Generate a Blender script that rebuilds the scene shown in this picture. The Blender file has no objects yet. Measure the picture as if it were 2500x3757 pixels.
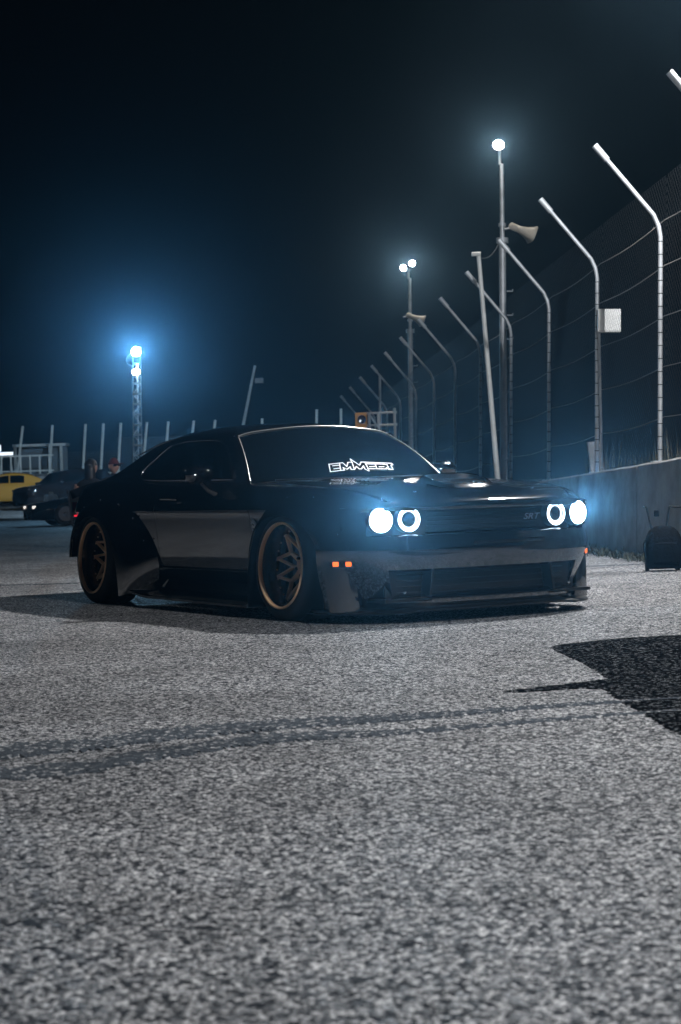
import bpy, math, random
import numpy as np
from mathutils import Vector, Matrix

random.seed(7)
S = bpy.context.scene
COL = S.collection
R = math.radians

# ------------------------------------------------------------------ camera
cd = bpy.data.cameras.new('camera')
cam = bpy.data.objects.new('camera', cd)
COL.objects.link(cam)
S.camera = cam
pitch, roll = -0.01286, -0.0314
fv = Vector((0, math.cos(pitch), math.sin(pitch)))
rv = Vector((1, 0, 0))
uv = rv.cross(fv)
rr = math.cos(roll) * rv + math.sin(roll) * uv
uu = -math.sin(roll) * rv + math.cos(roll) * uv
M4 = Matrix((rr, uu, -fv)).transposed().to_4x4()
M4.translation = (0, 0, 0.805)
cam.matrix_world = M4
cd.sensor_fit = 'VERTICAL'
cd.sensor_height = 36.0
cd.lens = 64.7
cd.clip_start = 0.05
cd.clip_end = 2000
cd.dof.use_dof = True
cd.dof.focus_distance = 11.1
cd.dof.aperture_fstop = 6.0

# ------------------------------------------------------------------ world (night sky)
wd = bpy.data.worlds.new('World')
S.world = wd
wd.use_nodes = True
bg = wd.node_tree.nodes['Background']
bg.inputs['Color'].default_value = (0.16, 0.42, 0.75, 1)
bg.inputs['Strength'].default_value = 0.002

# ------------------------------------------------------------------ render settings
S.view_settings.view_transform = 'Standard'
S.view_settings.look = 'None'
S.view_settings.exposure = 0.0
S.view_settings.gamma = 1.0
S.render.engine = 'CYCLES'
S.cycles.use_denoising = True
S.cycles.use_adaptive_sampling = False
S.cycles.max_bounces = 6
S.cycles.diffuse_bounces = 2
S.cycles.glossy_bounces = 4
S.cycles.transmission_bounces = 2
S.cycles.transparent_max_bounces = 8
S.cycles.volume_bounces = 0
S.cycles.sample_clamp_indirect = 4.0
S.cycles.caustics_reflective = False
S.cycles.caustics_refractive = False
S.cycles.volume_step_rate = 4
FLOOD = 3200.0        # radiance of a floodlight lens

# ------------------------------------------------------------------ materials
MATS = {}
def mat(name, color=(0.5, 0.5, 0.5), rough=0.5, metal=0.0, ior=1.45, emit=None, estr=0.0, noise=None, bump=0.0, bscale=20.0, spec=0.5):
    if name in MATS:
        return MATS[name]
    m = bpy.data.materials.new(name)
    m.use_nodes = True
    nt = m.node_tree
    b = nt.nodes['Principled BSDF']
    b.inputs['Base Color'].default_value = (*color, 1)
    b.inputs['Roughness'].default_value = rough
    b.inputs['Metallic'].default_value = metal
    b.inputs['IOR'].default_value = ior
    b.inputs['Specular IOR Level'].default_value = spec
    if emit:
        b.inputs['Emission Color'].default_value = (*emit, 1)
        b.inputs['Emission Strength'].default_value = estr
    if noise:   # (scale, amount): wear and tone variation in the object's own space
        tc = nt.nodes.new('ShaderNodeTexCoord')
        nz = nt.nodes.new('ShaderNodeTexNoise')
        nz.inputs['Scale'].default_value = noise[0]
        nz.inputs['Detail'].default_value = 6
        nz.inputs['Roughness'].default_value = 0.65
        rp = nt.nodes.new('ShaderNodeValToRGB')
        a = noise[1]
        rp.color_ramp.elements[0].position = 0.3
        rp.color_ramp.elements[1].position = 0.7
        rp.color_ramp.elements[0].color = (*[c * (1 - a) for c in color], 1)
        rp.color_ramp.elements[1].color = (*[min(1, c * (1 + a)) for c in color], 1)
        nt.links.new(tc.outputs['Object'], nz.inputs['Vector'])
        nt.links.new(nz.outputs['Fac'], rp.inputs['Fac'])
        nt.links.new(rp.outputs['Color'], b.inputs['Base Color'])
        mr = nt.nodes.new('ShaderNodeMapRange')
        mr.inputs['To Min'].default_value = max(0.02, rough * 0.8)
        mr.inputs['To Max'].default_value = min(1, rough * 1.25)
        nt.links.new(nz.outputs['Fac'], mr.inputs['Value'])
        nt.links.new(mr.outputs['Result'], b.inputs['Roughness'])
    if bump:
        tc = nt.nodes.new('ShaderNodeTexCoord')
        nz = nt.nodes.new('ShaderNodeTexNoise')
        nz.inputs['Scale'].default_value = bscale
        nz.inputs['Detail'].default_value = 4
        bp = nt.nodes.new('ShaderNodeBump')
        bp.inputs['Strength'].default_value = bump
        bp.inputs['Distance'].default_value = 0.02
        nt.links.new(tc.outputs['Object'], nz.inputs['Vector'])
        nt.links.new(nz.outputs['Fac'], bp.inputs['Height'])
        nt.links.new(bp.outputs['Normal'], b.inputs['Normal'])
    MATS[name] = m
    return m

def asphalt(name, lo, mid, hi, midpos=0.5, cell=105.0, wear=True, spec=0.35, rough=0.75, bump=0.9):
    m = bpy.data.materials.new(name)
    m.use_nodes = True
    nt = m.node_tree
    N, L = nt.nodes, nt.links
    b = N['Principled BSDF']
    tc = N.new('ShaderNodeTexCoord')
    # slight warp so that the stones are not a clean Voronoi pattern
    wz = N.new('ShaderNodeTexNoise'); wz.inputs['Scale'].default_value = 160; wz.inputs['Detail'].default_value = 2
    # turn and tip the lattice so that its rows never line up with the view
    tl = N.new('ShaderNodeMapping'); tl.inputs['Rotation'].default_value = (R(31), R(23), R(37)); tl.inputs['Location'].default_value = (3.3, 1.7, 0.41)
    L.new(tc.outputs['Object'], tl.inputs['Vector'])
    L.new(tl.outputs['Vector'], wz.inputs['Vector'])
    wm = N.new('ShaderNodeVectorMath'); wm.operation = 'MULTIPLY_ADD'
    wm.inputs[1].default_value = (0.010, 0.010, 0.010)
    L.new(wz.outputs['Color'], wm.inputs[0]); L.new(tl.outputs['Vector'], wm.inputs[2])
    v = N.new('ShaderNodeTexVoronoi'); v.inputs['Scale'].default_value = cell
    L.new(wm.outputs[0], v.inputs['Vector'])
    ve = N.new('ShaderNodeTexVoronoi'); ve.feature = 'DISTANCE_TO_EDGE'; ve.inputs['Scale'].default_value = cell
    L.new(wm.outputs[0], ve.inputs['Vector'])
    sx = N.new('ShaderNodeSeparateColor'); L.new(v.outputs['Color'], sx.inputs[0])
    rp = N.new('ShaderNodeValToRGB')
    e = rp.color_ramp.elements
    e[0].position = 0.2; e[0].color = (*lo, 1)
    e[1].position = 0.97; e[1].color = (*hi, 1)
    q = e.new(midpos); q.color = (*mid, 1)
    L.new(sx.outputs[0], rp.inputs['Fac'])
    # binder between the stones
    er = N.new('ShaderNodeMapRange'); er.inputs['From Min'].default_value = 0.02; er.inputs['From Max'].default_value = 0.16
    L.new(ve.outputs['Distance'], er.inputs['Value'])
    mx = N.new('ShaderNodeMix'); mx.data_type = 'RGBA'
    mx.inputs[6].default_value = (*[c * 0.7 for c in lo], 1)
    L.new(er.outputs['Result'], mx.inputs[0]); L.new(rp.outputs['Color'], mx.inputs[7])
    col = mx.outputs[2]
    def overlay(col, scale, amt, detail=5, stretch=None):
        n = N.new('ShaderNodeTexNoise'); n.inputs['Scale'].default_value = scale; n.inputs['Detail'].default_value = detail
        src = tl.outputs['Vector'] if scale > 10 else tc.outputs['Object']
        if stretch:
            mp = N.new('ShaderNodeMapping'); mp.inputs['Scale'].default_value = stretch
            mp.inputs['Rotation'].default_value = (0, 0, R(8))
            L.new(src, mp.inputs['Vector']); src = mp.outputs['Vector']
        L.new(src, n.inputs['Vector'])
        r2 = N.new('ShaderNodeMapRange')
        r2.inputs['From Min'].default_value = 0.3; r2.inputs['From Max'].default_value = 0.7
        r2.inputs['To Min'].default_value = 1 - amt; r2.inputs['To Max'].default_value = 1 + amt
        L.new(n.outputs['Fac'], r2.inputs['Value'])
        mm = N.new('ShaderNodeVectorMath'); mm.operation = 'SCALE'
        L.new(col, mm.inputs[0]); L.new(r2.outputs['Result'], mm.inputs['Scale'])
        return mm.outputs[0]
    if wear:
        col = overlay(col, 0.45, 0.22)
        col = overlay(col, 1.3, 0.14, 6, (0.35, 1.0, 1))
        col = overlay(col, 3.5, 0.12)
        col = overlay(col, 1.0, 0.12, 4, (0.12, 1.6, 1))
    col = overlay(col, 45, 0.18, 3)
    L.new(col, b.inputs['Base Color'])
    b.inputs['Specular IOR Level'].default_value = spec
    rr_ = N.new('ShaderNodeMapRange'); rr_.inputs['To Min'].default_value = rough - 0.3; rr_.inputs['To Max'].default_value = min(1, rough + 0.15)
    L.new(sx.outputs[1], rr_.inputs['Value']); L.new(rr_.outputs['Result'], b.inputs['Roughness'])
    # stones: rounded tops at uneven heights
    hm = N.new('ShaderNodeMath'); hm.operation = 'MULTIPLY_ADD'
    hm.inputs[1].default_value = 1.0
    pw = N.new('ShaderNodeMath'); pw.operation = 'POWER'; pw.inputs[1].default_value = 0.5
    L.new(ve.outputs['Distance'], pw.inputs[0])
    L.new(pw.outputs[0], hm.inputs[0])
    hs = N.new('ShaderNodeMath'); hs.operation = 'MULTIPLY'; hs.inputs[1].default_value = 0.55
    L.new(sx.outputs[2], hs.inputs[0]); L.new(hs.outputs[0], hm.inputs[2])
    bp = N.new('ShaderNodeBump'); bp.inputs['Strength'].default_value = bump; bp.inputs['Distance'].default_value = 0.005
    L.new(hm.outputs[0], bp.inputs['Height']); L.new(bp.outputs['Normal'], b.inputs['Normal'])
    return m

ASPH = asphalt('asphalt', (0.016, 0.021, 0.028), (0.215, 0.224, 0.238), (0.68, 0.675, 0.675), midpos=0.42, cell=80.0, bump=1.0, spec=0.04)
ASPH2 = asphalt('asphalt_dark', (0.002, 0.003, 0.004), (0.015, 0.019, 0.024), (0.20, 0.21, 0.22), midpos=0.72, cell=80, wear=False, spec=0.0, rough=0.8, bump=1.0)  # very dark stones; the palest ones put glints into the colour
SEAL = asphalt('sealant', (0.055, 0.065, 0.077), (0.105, 0.119, 0.136), (0.52, 0.52, 0.52), midpos=0.80, cell=75.0, spec=0.0, bump=0.5)
PAINT = mat('black_paint', (0.0025, 0.003, 0.004), 0.075, ior=2.2)
PLASTIC = mat('black_plastic', (0.008, 0.009, 0.010), 0.32, noise=(30, 0.2))
MESHBLK = mat('grille_black', (0.006, 0.006, 0.007), 0.45)
GLASS = mat('tinted_glass', (0.002, 0.003, 0.004), 0.02, ior=1.5)
CHROME = mat('chrome', (0.75, 0.76, 0.78), 0.12, metal=1.0)
GOLD = mat('gold_rim', (1.0, 0.64, 0.37), 0.33, metal=0.2)
BRONZE = mat('bronze_barrel', (0.10, 0.06, 0.035), 0.2, metal=1.0)
RUBBER = mat('tyre_rubber', (0.012, 0.012, 0.013), 0.62, noise=(18, 0.2))
STEEL = mat('disc_steel', (0.10, 0.10, 0.11), 0.35, metal=1.0)
CALIPER = mat('caliper_black', (0.01, 0.01, 0.01), 0.3)
HALO = mat('halo_light', (0.8, 0.8, 0.8), 0.3, emit=(0.72, 0.88, 1.0), estr=14)
BEAM = mat('beam_light', (0.9, 0.9, 0.9), 0.3, emit=(0.72, 0.88, 1.0), estr=150)
AMBER = mat('amber_light', (0.5, 0.1, 0.01), 0.2, emit=(1.0, 0.16, 0.03), estr=1.6)
REDL = mat('red_light', (0.4, 0.01, 0.02), 0.2, emit=(1.0, 0.03, 0.06), estr=0.9)
WHITEV = mat('white_vinyl', (0.8, 0.78, 0.76), 0.45)
SILVER = mat('badge_silver', (0.75, 0.75, 0.76), 0.3, metal=0.35)
GALV = mat('galvanised', (0.44, 0.46, 0.48), 0.5, metal=0.35, noise=(5, 0.25))
WHITEP = mat('white_metal_paint', (0.62, 0.62, 0.60), 0.45, noise=(4, 0.18))
DARKST = mat('dark_wire', (0.06, 0.065, 0.07), 0.5, metal=0.4)
CABLEM = mat('cable_wire', (0.16, 0.165, 0.17), 0.45, metal=0.5)
CONC = mat('concrete', (0.26, 0.258, 0.255), 0.85, noise=(2.2, 0.38), bump=0.35, bscale=12)
CREAM = mat('horn_cream', (0.34, 0.31, 0.26), 0.5, noise=(8, 0.12))
FLOODM = mat('flood_lens', (0.9, 0.9, 0.9), 0.3, emit=(1.0, 0.93, 0.86), estr=1500)
FLOODR = mat('flood_lens_row', (0.9, 0.9, 0.9), 0.3, emit=(0.95, 0.97, 1.0), estr=FLOOD)
FLOODF = mat('flood_lens_added', (0.9, 0.9, 0.9), 0.3, emit=(0.55, 0.80, 1.0), estr=4200)
FLOODB = mat('flood_lens_cold', (0.9, 0.9, 0.9), 0.3, emit=(0.30, 0.66, 1.0), estr=4200)
FLOODW = mat('flood_lens_small', (0.9, 0.9, 0.9), 0.3, emit=(1.0, 0.86, 0.72), estr=300)
FLOODK = mat('flood_lens_wide', (0.9, 0.9, 0.9), 0.3, emit=(1.0, 0.975, 0.96), estr=5600)
LAMPH = mat('lamp_housing', (0.08, 0.08, 0.085), 0.5, metal=0.3)
ORANGE = mat('orange_box', (0.90, 0.38, 0.05), 0.5, noise=(7, 0.15))
YELLOW = mat('yellow_paint', (0.52, 0.26, 0.045), 0.25)
MAROON = mat('dark_maroon_paint', (0.03, 0.008, 0.010), 0.12, ior=1.6)
BAGM = mat('bag_nylon', (0.0025, 0.003, 0.004), 0.85, spec=0.1, noise=(25, 0.3), bump=0.4, bscale=40)
CLOTH = mat('dark_cloth', (0.012, 0.013, 0.016), 0.85, noise=(12, 0.3))
SKIN = mat('skin', (0.42, 0.24, 0.18), 0.5)
HAIR = mat('dark_hair', (0.010, 0.008, 0.007), 0.45)
DRY = mat('dry_grass', (0.11, 0.11, 0.085), 0.8, noise=(3, 0.4))
WEED = mat('weeds', (0.03, 0.035, 0.025), 0.85, noise=(3, 0.5))

# ------------------------------------------------------------------ helpers
class MB:
    def __init__(s): s.v = []; s.f = []
    def add(s, v, f):
        o = len(s.v); s.v += [tuple(map(float, p)) for p in v]; s.f += [tuple(i + o for i in q) for q in f]; return s
    def box(s, c, d, rot=None):
        x, y, z = d[0] / 2, d[1] / 2, d[2] / 2
        P = [Vector(p) for p in ((-x, -y, -z), (x, -y, -z), (x, y, -z), (-x, y, -z), (-x, -y, z), (x, -y, z), (x, y, z), (-x, y, z))]
        if rot is not None: P = [rot @ p for p in P]
        return s.add([p + Vector(c) for p in P], [(3, 2, 1, 0), (4, 5, 6, 7), (0, 1, 5, 4), (1, 2, 6, 5), (2, 3, 7, 6), (3, 0, 4, 7)])
    def tube(s, path, rad, n=10, cap=True):
        P = [Vector(p) for p in path]
        k = len(P)
        if not hasattr(rad, '__len__'): rad = [rad] * k
        V = []; F = []
        up = None
        for i, p in enumerate(P):
            t = (P[min(i + 1, k - 1)] - P[max(i - 1, 0)]).normalized()
            if up is None:
                up = Vector((0, 0, 1)) if abs(t.z) < 0.9 else Vector((1, 0, 0))
            a = t.cross(up).normalized(); b = a.cross(t).normalized(); up = b
            for j in range(n):
                w = 2 * math.pi * j / n
                V.append(p + rad[i] * (math.cos(w) * a + math.sin(w) * b))
        for i in range(k - 1):
            for j in range(n):
                F.append((i * n + j, i * n + (j + 1) % n, (i + 1) * n + (j + 1) % n, (i + 1) * n + j))
        if cap:
            F.append(tuple(range(n - 1, -1, -1))); F.append(tuple(range((k - 1) * n, k * n)))
        return s.add(V, F)
    def lathe(s, prof, n=32, axis='y', c=(0, 0, 0), closed=False):
        V = []; F = []
        k = len(prof)
        for (h, r) in prof:
            for j in range(n):
                w = 2 * math.pi * j / n
                a, b = r * math.cos(w), r * math.sin(w)
                p = {'x': (h, a, b), 'y': (b, h, a), 'z': (a, b, h)}[axis]
                V.append((p[0] + c[0], p[1] + c[1], p[2] + c[2]))
        for i in range(k if closed else k - 1):
            i2 = (i + 1) % k
            for j in range(n):
                F.append((i * n + j, i * n + (j + 1) % n, i2 * n + (j + 1) % n, i2 * n + j))
        return s.add(V, F)
    def grid(s, G, skip=None):
        nu, nv = len(G), len(G[0])
        V = [p for row in G for p in row]; F = []
        for i in range(nu - 1):
            for j in range(nv - 1):
                if skip and skip(i, j): continue
                F.append((i * nv + j, (i + 1) * nv + j, (i + 1) * nv + j + 1, i * nv + j + 1))
        return s.add(V, F)
    def mirror(s):
        o = len(s.v)
        s.v += [(x, -y, z) for x, y, z in s.v]
        s.f += [tuple(i + o for i in reversed(q)) for q in s.f]
        return s
    def build(s, name, m, parent=None, smooth=True, bevel=0.0, sharp=35, solid=0.0):
        me = bpy.data.meshes.new(name)
        me.from_pydata(s.v, [], s.f)
        me.validate(); me.update()
        if smooth:
            me.polygons.foreach_set('use_smooth', [True] * len(me.polygons))
            me.set_sharp_from_angle(angle=R(sharp))
        me.materials.append(m)
        o = bpy.data.objects.new(name, me)
        COL.objects.link(o)
        if parent: o.parent = parent
        if solid:
            sd = o.modifiers.new('solid', 'SOLIDIFY'); sd.thickness = solid; sd.offset = -1
        if bevel:
            bv = o.modifiers.new('bevel', 'BEVEL'); bv.width = bevel; bv.segments = 2; bv.limit_method = 'ANGLE'
        return o

def tag(o, label=None, cat=None, group=None, kind=None):
    if label: o['label'] = label
    if cat: o['category'] = cat
    if group: o['group'] = group
    if kind: o['kind'] = kind
    return o
def empty(name, loc=(0, 0, 0), rz=0.0, rot=None):
    o = bpy.data.objects.new(name, None)
    COL.objects.link(o)
    o.location = loc
    o.rotation_euler = rot if rot else (0, 0, rz)
    o.empty_display_size = 0.2
    return o
def copy_tree(o, parent=None):
    c = o.copy(); COL.objects.link(c); c.parent = parent
    for ch in list(o.children): copy_tree(ch, c)
    return c
def curve(xs, ys):
    """monotone cubic through the given points (numpy, vectorised)"""
    xs = np.array(xs, float); ys = np.array(ys, float)
    if xs[0] > xs[-1]: xs = xs[::-1]; ys = ys[::-1]
    h = np.diff(xs); d = np.diff(ys) / h
    m = np.zeros_like(ys); m[0], m[-1] = d[0], d[-1]
    for i in range(1, len(ys) - 1):
        if d[i - 1] * d[i] > 0:
            w1, w2 = 2 * h[i] + h[i - 1], h[i] + 2 * h[i - 1]
            m[i] = (w1 + w2) / (w1 / d[i - 1] + w2 / d[i])
    def f(x):
        x = min(max(x, xs[0]), xs[-1])
        i = min(max(int(np.searchsorted(xs, x)) - 1, 0), len(h) - 1)
        t = (x - xs[i]) / h[i]
        return float((2 * t**3 - 3 * t**2 + 1) * ys[i] + (t**3 - 2 * t**2 + t) * h[i] * m[i] + (-2 * t**3 + 3 * t**2) * ys[i + 1] + (t**3 - t**2) * h[i] * m[i + 1])
    return f
def crom(P, n):
    """Catmull-Rom through P, n points in all, even in parameter"""
    P = [np.array(p, float) for p in P]
    k = len(P); out = []
    for q in range(n):
        t = q / (n - 1) * (k - 1); i = min(int(t), k - 2); t -= i
        p0, p1, p2, p3 = P[max(i - 1, 0)], P[i], P[i + 1], P[min(i + 2, k - 1)]
        out.append(0.5 * ((2 * p1) + (-p0 + p2) * t + (2 * p0 - 5 * p1 + 4 * p2 - p3) * t * t + (-p0 + 3 * p1 - 3 * p2 + p3) * t**3))
    return out
def sstep(a, b, x):
    t = min(max((x - a) / (b - a), 0), 1); return t * t * (3 - 2 * t)

# ------------------------------------------------------------------ ground
gz = curve([0, 50, 56, 76, 90, 130, 400], [0, 0, 0.0, 0.36, 0.92, 1.0, 1.0])
def ground():
    ys = [-60, -20, 0, 10, 20, 30, 40, 48, 52, 56, 60, 64, 68, 72, 76, 80, 84, 88, 92, 100, 115, 130, 200, 400]
    xs = [-300, -120, -60, -30, -15, -8, -4, 0, 4, 8, 15, 30, 60, 120, 300]
    o = MB().grid([[(x, y, gz(y)) for y in ys] for x in xs][::-1]).build('ground', ASPH)
    tag(o, kind='structure')
    # irregular dark patch, a thin sheet laid on the ground
    def sheet(name, outline, z, m, label=None):
        n = len(outline)
        sgn = 1 if sum(outline[i - 1][0] * outline[i][1] - outline[i][0] * outline[i - 1][1] for i in range(n)) > 0 else -1
        b = MB()
        cxx = []
        for i in range(n):
            p, q = outline[i - 1], outline[(i + 1) % n]
            tx, ty = q[0] - p[0], q[1] - p[1]; l = math.hypot(tx, ty) or 1
            cxx.append((outline[i][0] + ty / l * 0.015 * sgn, outline[i][1] - tx / l * 0.015 * sgn))
        b.add([(x, y, z) for x, y in outline] + [(x, y, -0.001) for x, y in cxx], [tuple(range(n))] + [(i, n + i, n + (i + 1) % n, (i + 1) % n) for i in range(n)])
        o = b.build(name, m, smooth=False)
        o['kind'] = 'structure'
        return o
    def rough(P, amp, step=0.05, seed=1):
        rd = random.Random(seed); out = []
        for i in range(len(P)):
            a, b = Vector(P[i]), Vector(P[(i + 1) % len(P)])
            k = max(1, int((b - a).length / step))
            nrm = Vector((-(b - a).y, (b - a).x)).normalized()
            for j in range(k):
                p = a.lerp(b, j / k)
                if 0 < j: p = p + nrm * rd.uniform(-amp, amp)
                out.append((p.x, p.y))
        return out
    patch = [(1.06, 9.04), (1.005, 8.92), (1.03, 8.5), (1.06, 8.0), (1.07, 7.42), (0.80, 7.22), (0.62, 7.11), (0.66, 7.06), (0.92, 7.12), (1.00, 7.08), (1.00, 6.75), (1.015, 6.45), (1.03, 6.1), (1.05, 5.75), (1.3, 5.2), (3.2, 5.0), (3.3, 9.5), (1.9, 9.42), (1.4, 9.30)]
    sheet('dark_ground_patch', rough(patch[::-1], 0.007, 0.03, 3), 0.004, ASPH2)
    def strip(cl, w, seed, z):
        rd = random.Random(seed)
        pts = crom(cl, 260)
        lo, hi = [], []
        for i, p in enumerate(pts):
            t = i / 259
            ww = np.interp(t, np.linspace(0, 1, len(w)), w) * rd.uniform(0.7, 1.15)
            lo.append((p[0], p[1] - ww)); hi.append((p[0], p[1] + ww * rd.uniform(0.7, 1.3)))
        sheet('crack_sealant_strip', lo + hi[::-1], z, SEAL)
    strip([(-3.2, 5.2), (-1.12, 5.83), (-0.70, 6.08), (-0.26, 6.30), (0.22, 6.40), (0.71, 6.58), (1.22, 6.70), (2.6, 6.95)], [0.16, 0.15, 0.15, 0.13, 0.08, 0.035, 0.02, 0.02], 4, 0.0045)
    strip([(-3.2, 4.85), (-1.02, 5.37), (-0.66, 5.62), (-0.26, 5.95), (0.20, 6.02), (0.71, 6.22), (1.22, 6.36), (2.6, 6.6)], [0.13, 0.13, 0.13, 0.11, 0.05, 0.025, 0.015, 0.012], 9, 0.0045)
    strip([(-9, 17.6), (-6, 17.3), (-3.2, 17.15), (-2.0, 17.1), (3.0, 17.3)], [0.10, 0.10, 0.09, 0.07, 0.06], 12, 0.0045)
ground()

# ------------------------------------------------------------------ the black coupe
CAR = empty('black_coupe', (0.467, 11.82, 0), rz=math.atan2(-0.8652, 0.5015))
tag(CAR, 'slammed black widebody coupe with gold wheels and bright headlights', 'car')

W = curve([0.86, 0.72, 0.5, 0.2, -0.4, -1.5, -2.2, -2.9, -3.4, -3.75, -4.0], [0.83, 0.885, 0.915, 0.93, 0.94, 0.945, 0.955, 0.965, 0.935, 0.85, 0.74])
ZS = curve([0.86, 0.7, 0.4, 0.0, -0.7, -1.2, -2.0, -2.6, -3.0, -3.4, -3.75, -4.0], [0.71, 0.765, 0.795, 0.82, 0.855, 0.868, 0.878, 0.905, 0.915, 0.895, 0.85, 0.80])
ZC = curve([0.88, 0.82, 0.7, 0.55, 0.3, 0.0, -0.52, -0.68, -1.0, -2.6, -3.2, -3.5, -3.8, -4.02], [0.70, 0.735, 0.772, 0.796, 0.823, 0.843, 0.858, 0.860, 0.855, 0.86, 0.935, 0.94, 0.93, 0.90])
def warp(x, y):
    """the nose and tail bow in plan"""
    d = 0.12 * y * y + 0.14 * y**4
    return x - d * sstep(0.15, 0.88, x) + 0.8 * d * sstep(-3.2, -4.05, x) * 1.0
ZK = 0.685
def upper(x, n=26):
    w, zs, zc = W(x), ZS(x), ZC(x)
    zk = ZK if x > -3.5 else ZK - 0.02 * sstep(-3.5, -4.0, x)
    P = [(0, zc), (0.30, zc - 0.003), (0.52, zc * 0.7 + zs * 0.3 + 0.004), (w - 0.20, zs + 0.008), (w - 0.085, zs - 0.012), (w - 0.028, zs - 0.5 * (zs - zk) - 0.004), (w, zk)]
    return [(warp(x, p[0]), p[0], p[1]) for p in crom(P, n)]
def lower(x, n=14):
    w = W(x); up = 0.36 * sstep(-3.28, -3.5, x)      # the tail is cut high behind the wheels
    P = [(w, ZK), (w - 0.012, ZK - 0.028), (w - 0.020, 0.55), (w - 0.035, 0.42), (w - 0.055, 0.30), (w - 0.10, 0.20), (w - 0.13, 0.12)]
    P = [(y, z + up * (ZK - z) / (ZK - 0.12) * 0.85) for y, z in P]
    return [(warp(x, p[0]), p[0], p[1]) for p in crom(P, n)]
def xr(a, b, step=0.04):
    k = max(2, int(abs(a - b) / step) + 1)
    return [a + (b - a) * i / (k - 1) for i in range(k)]

def in_arch(x, z, wx):
    dx = x - (wx + 0.08)
    return (dx / 0.47)**2 + (max(z - 0.25, 0) / 0.43)**2 < 1 if z > 0.25 else abs(dx) < 0.47

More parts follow.
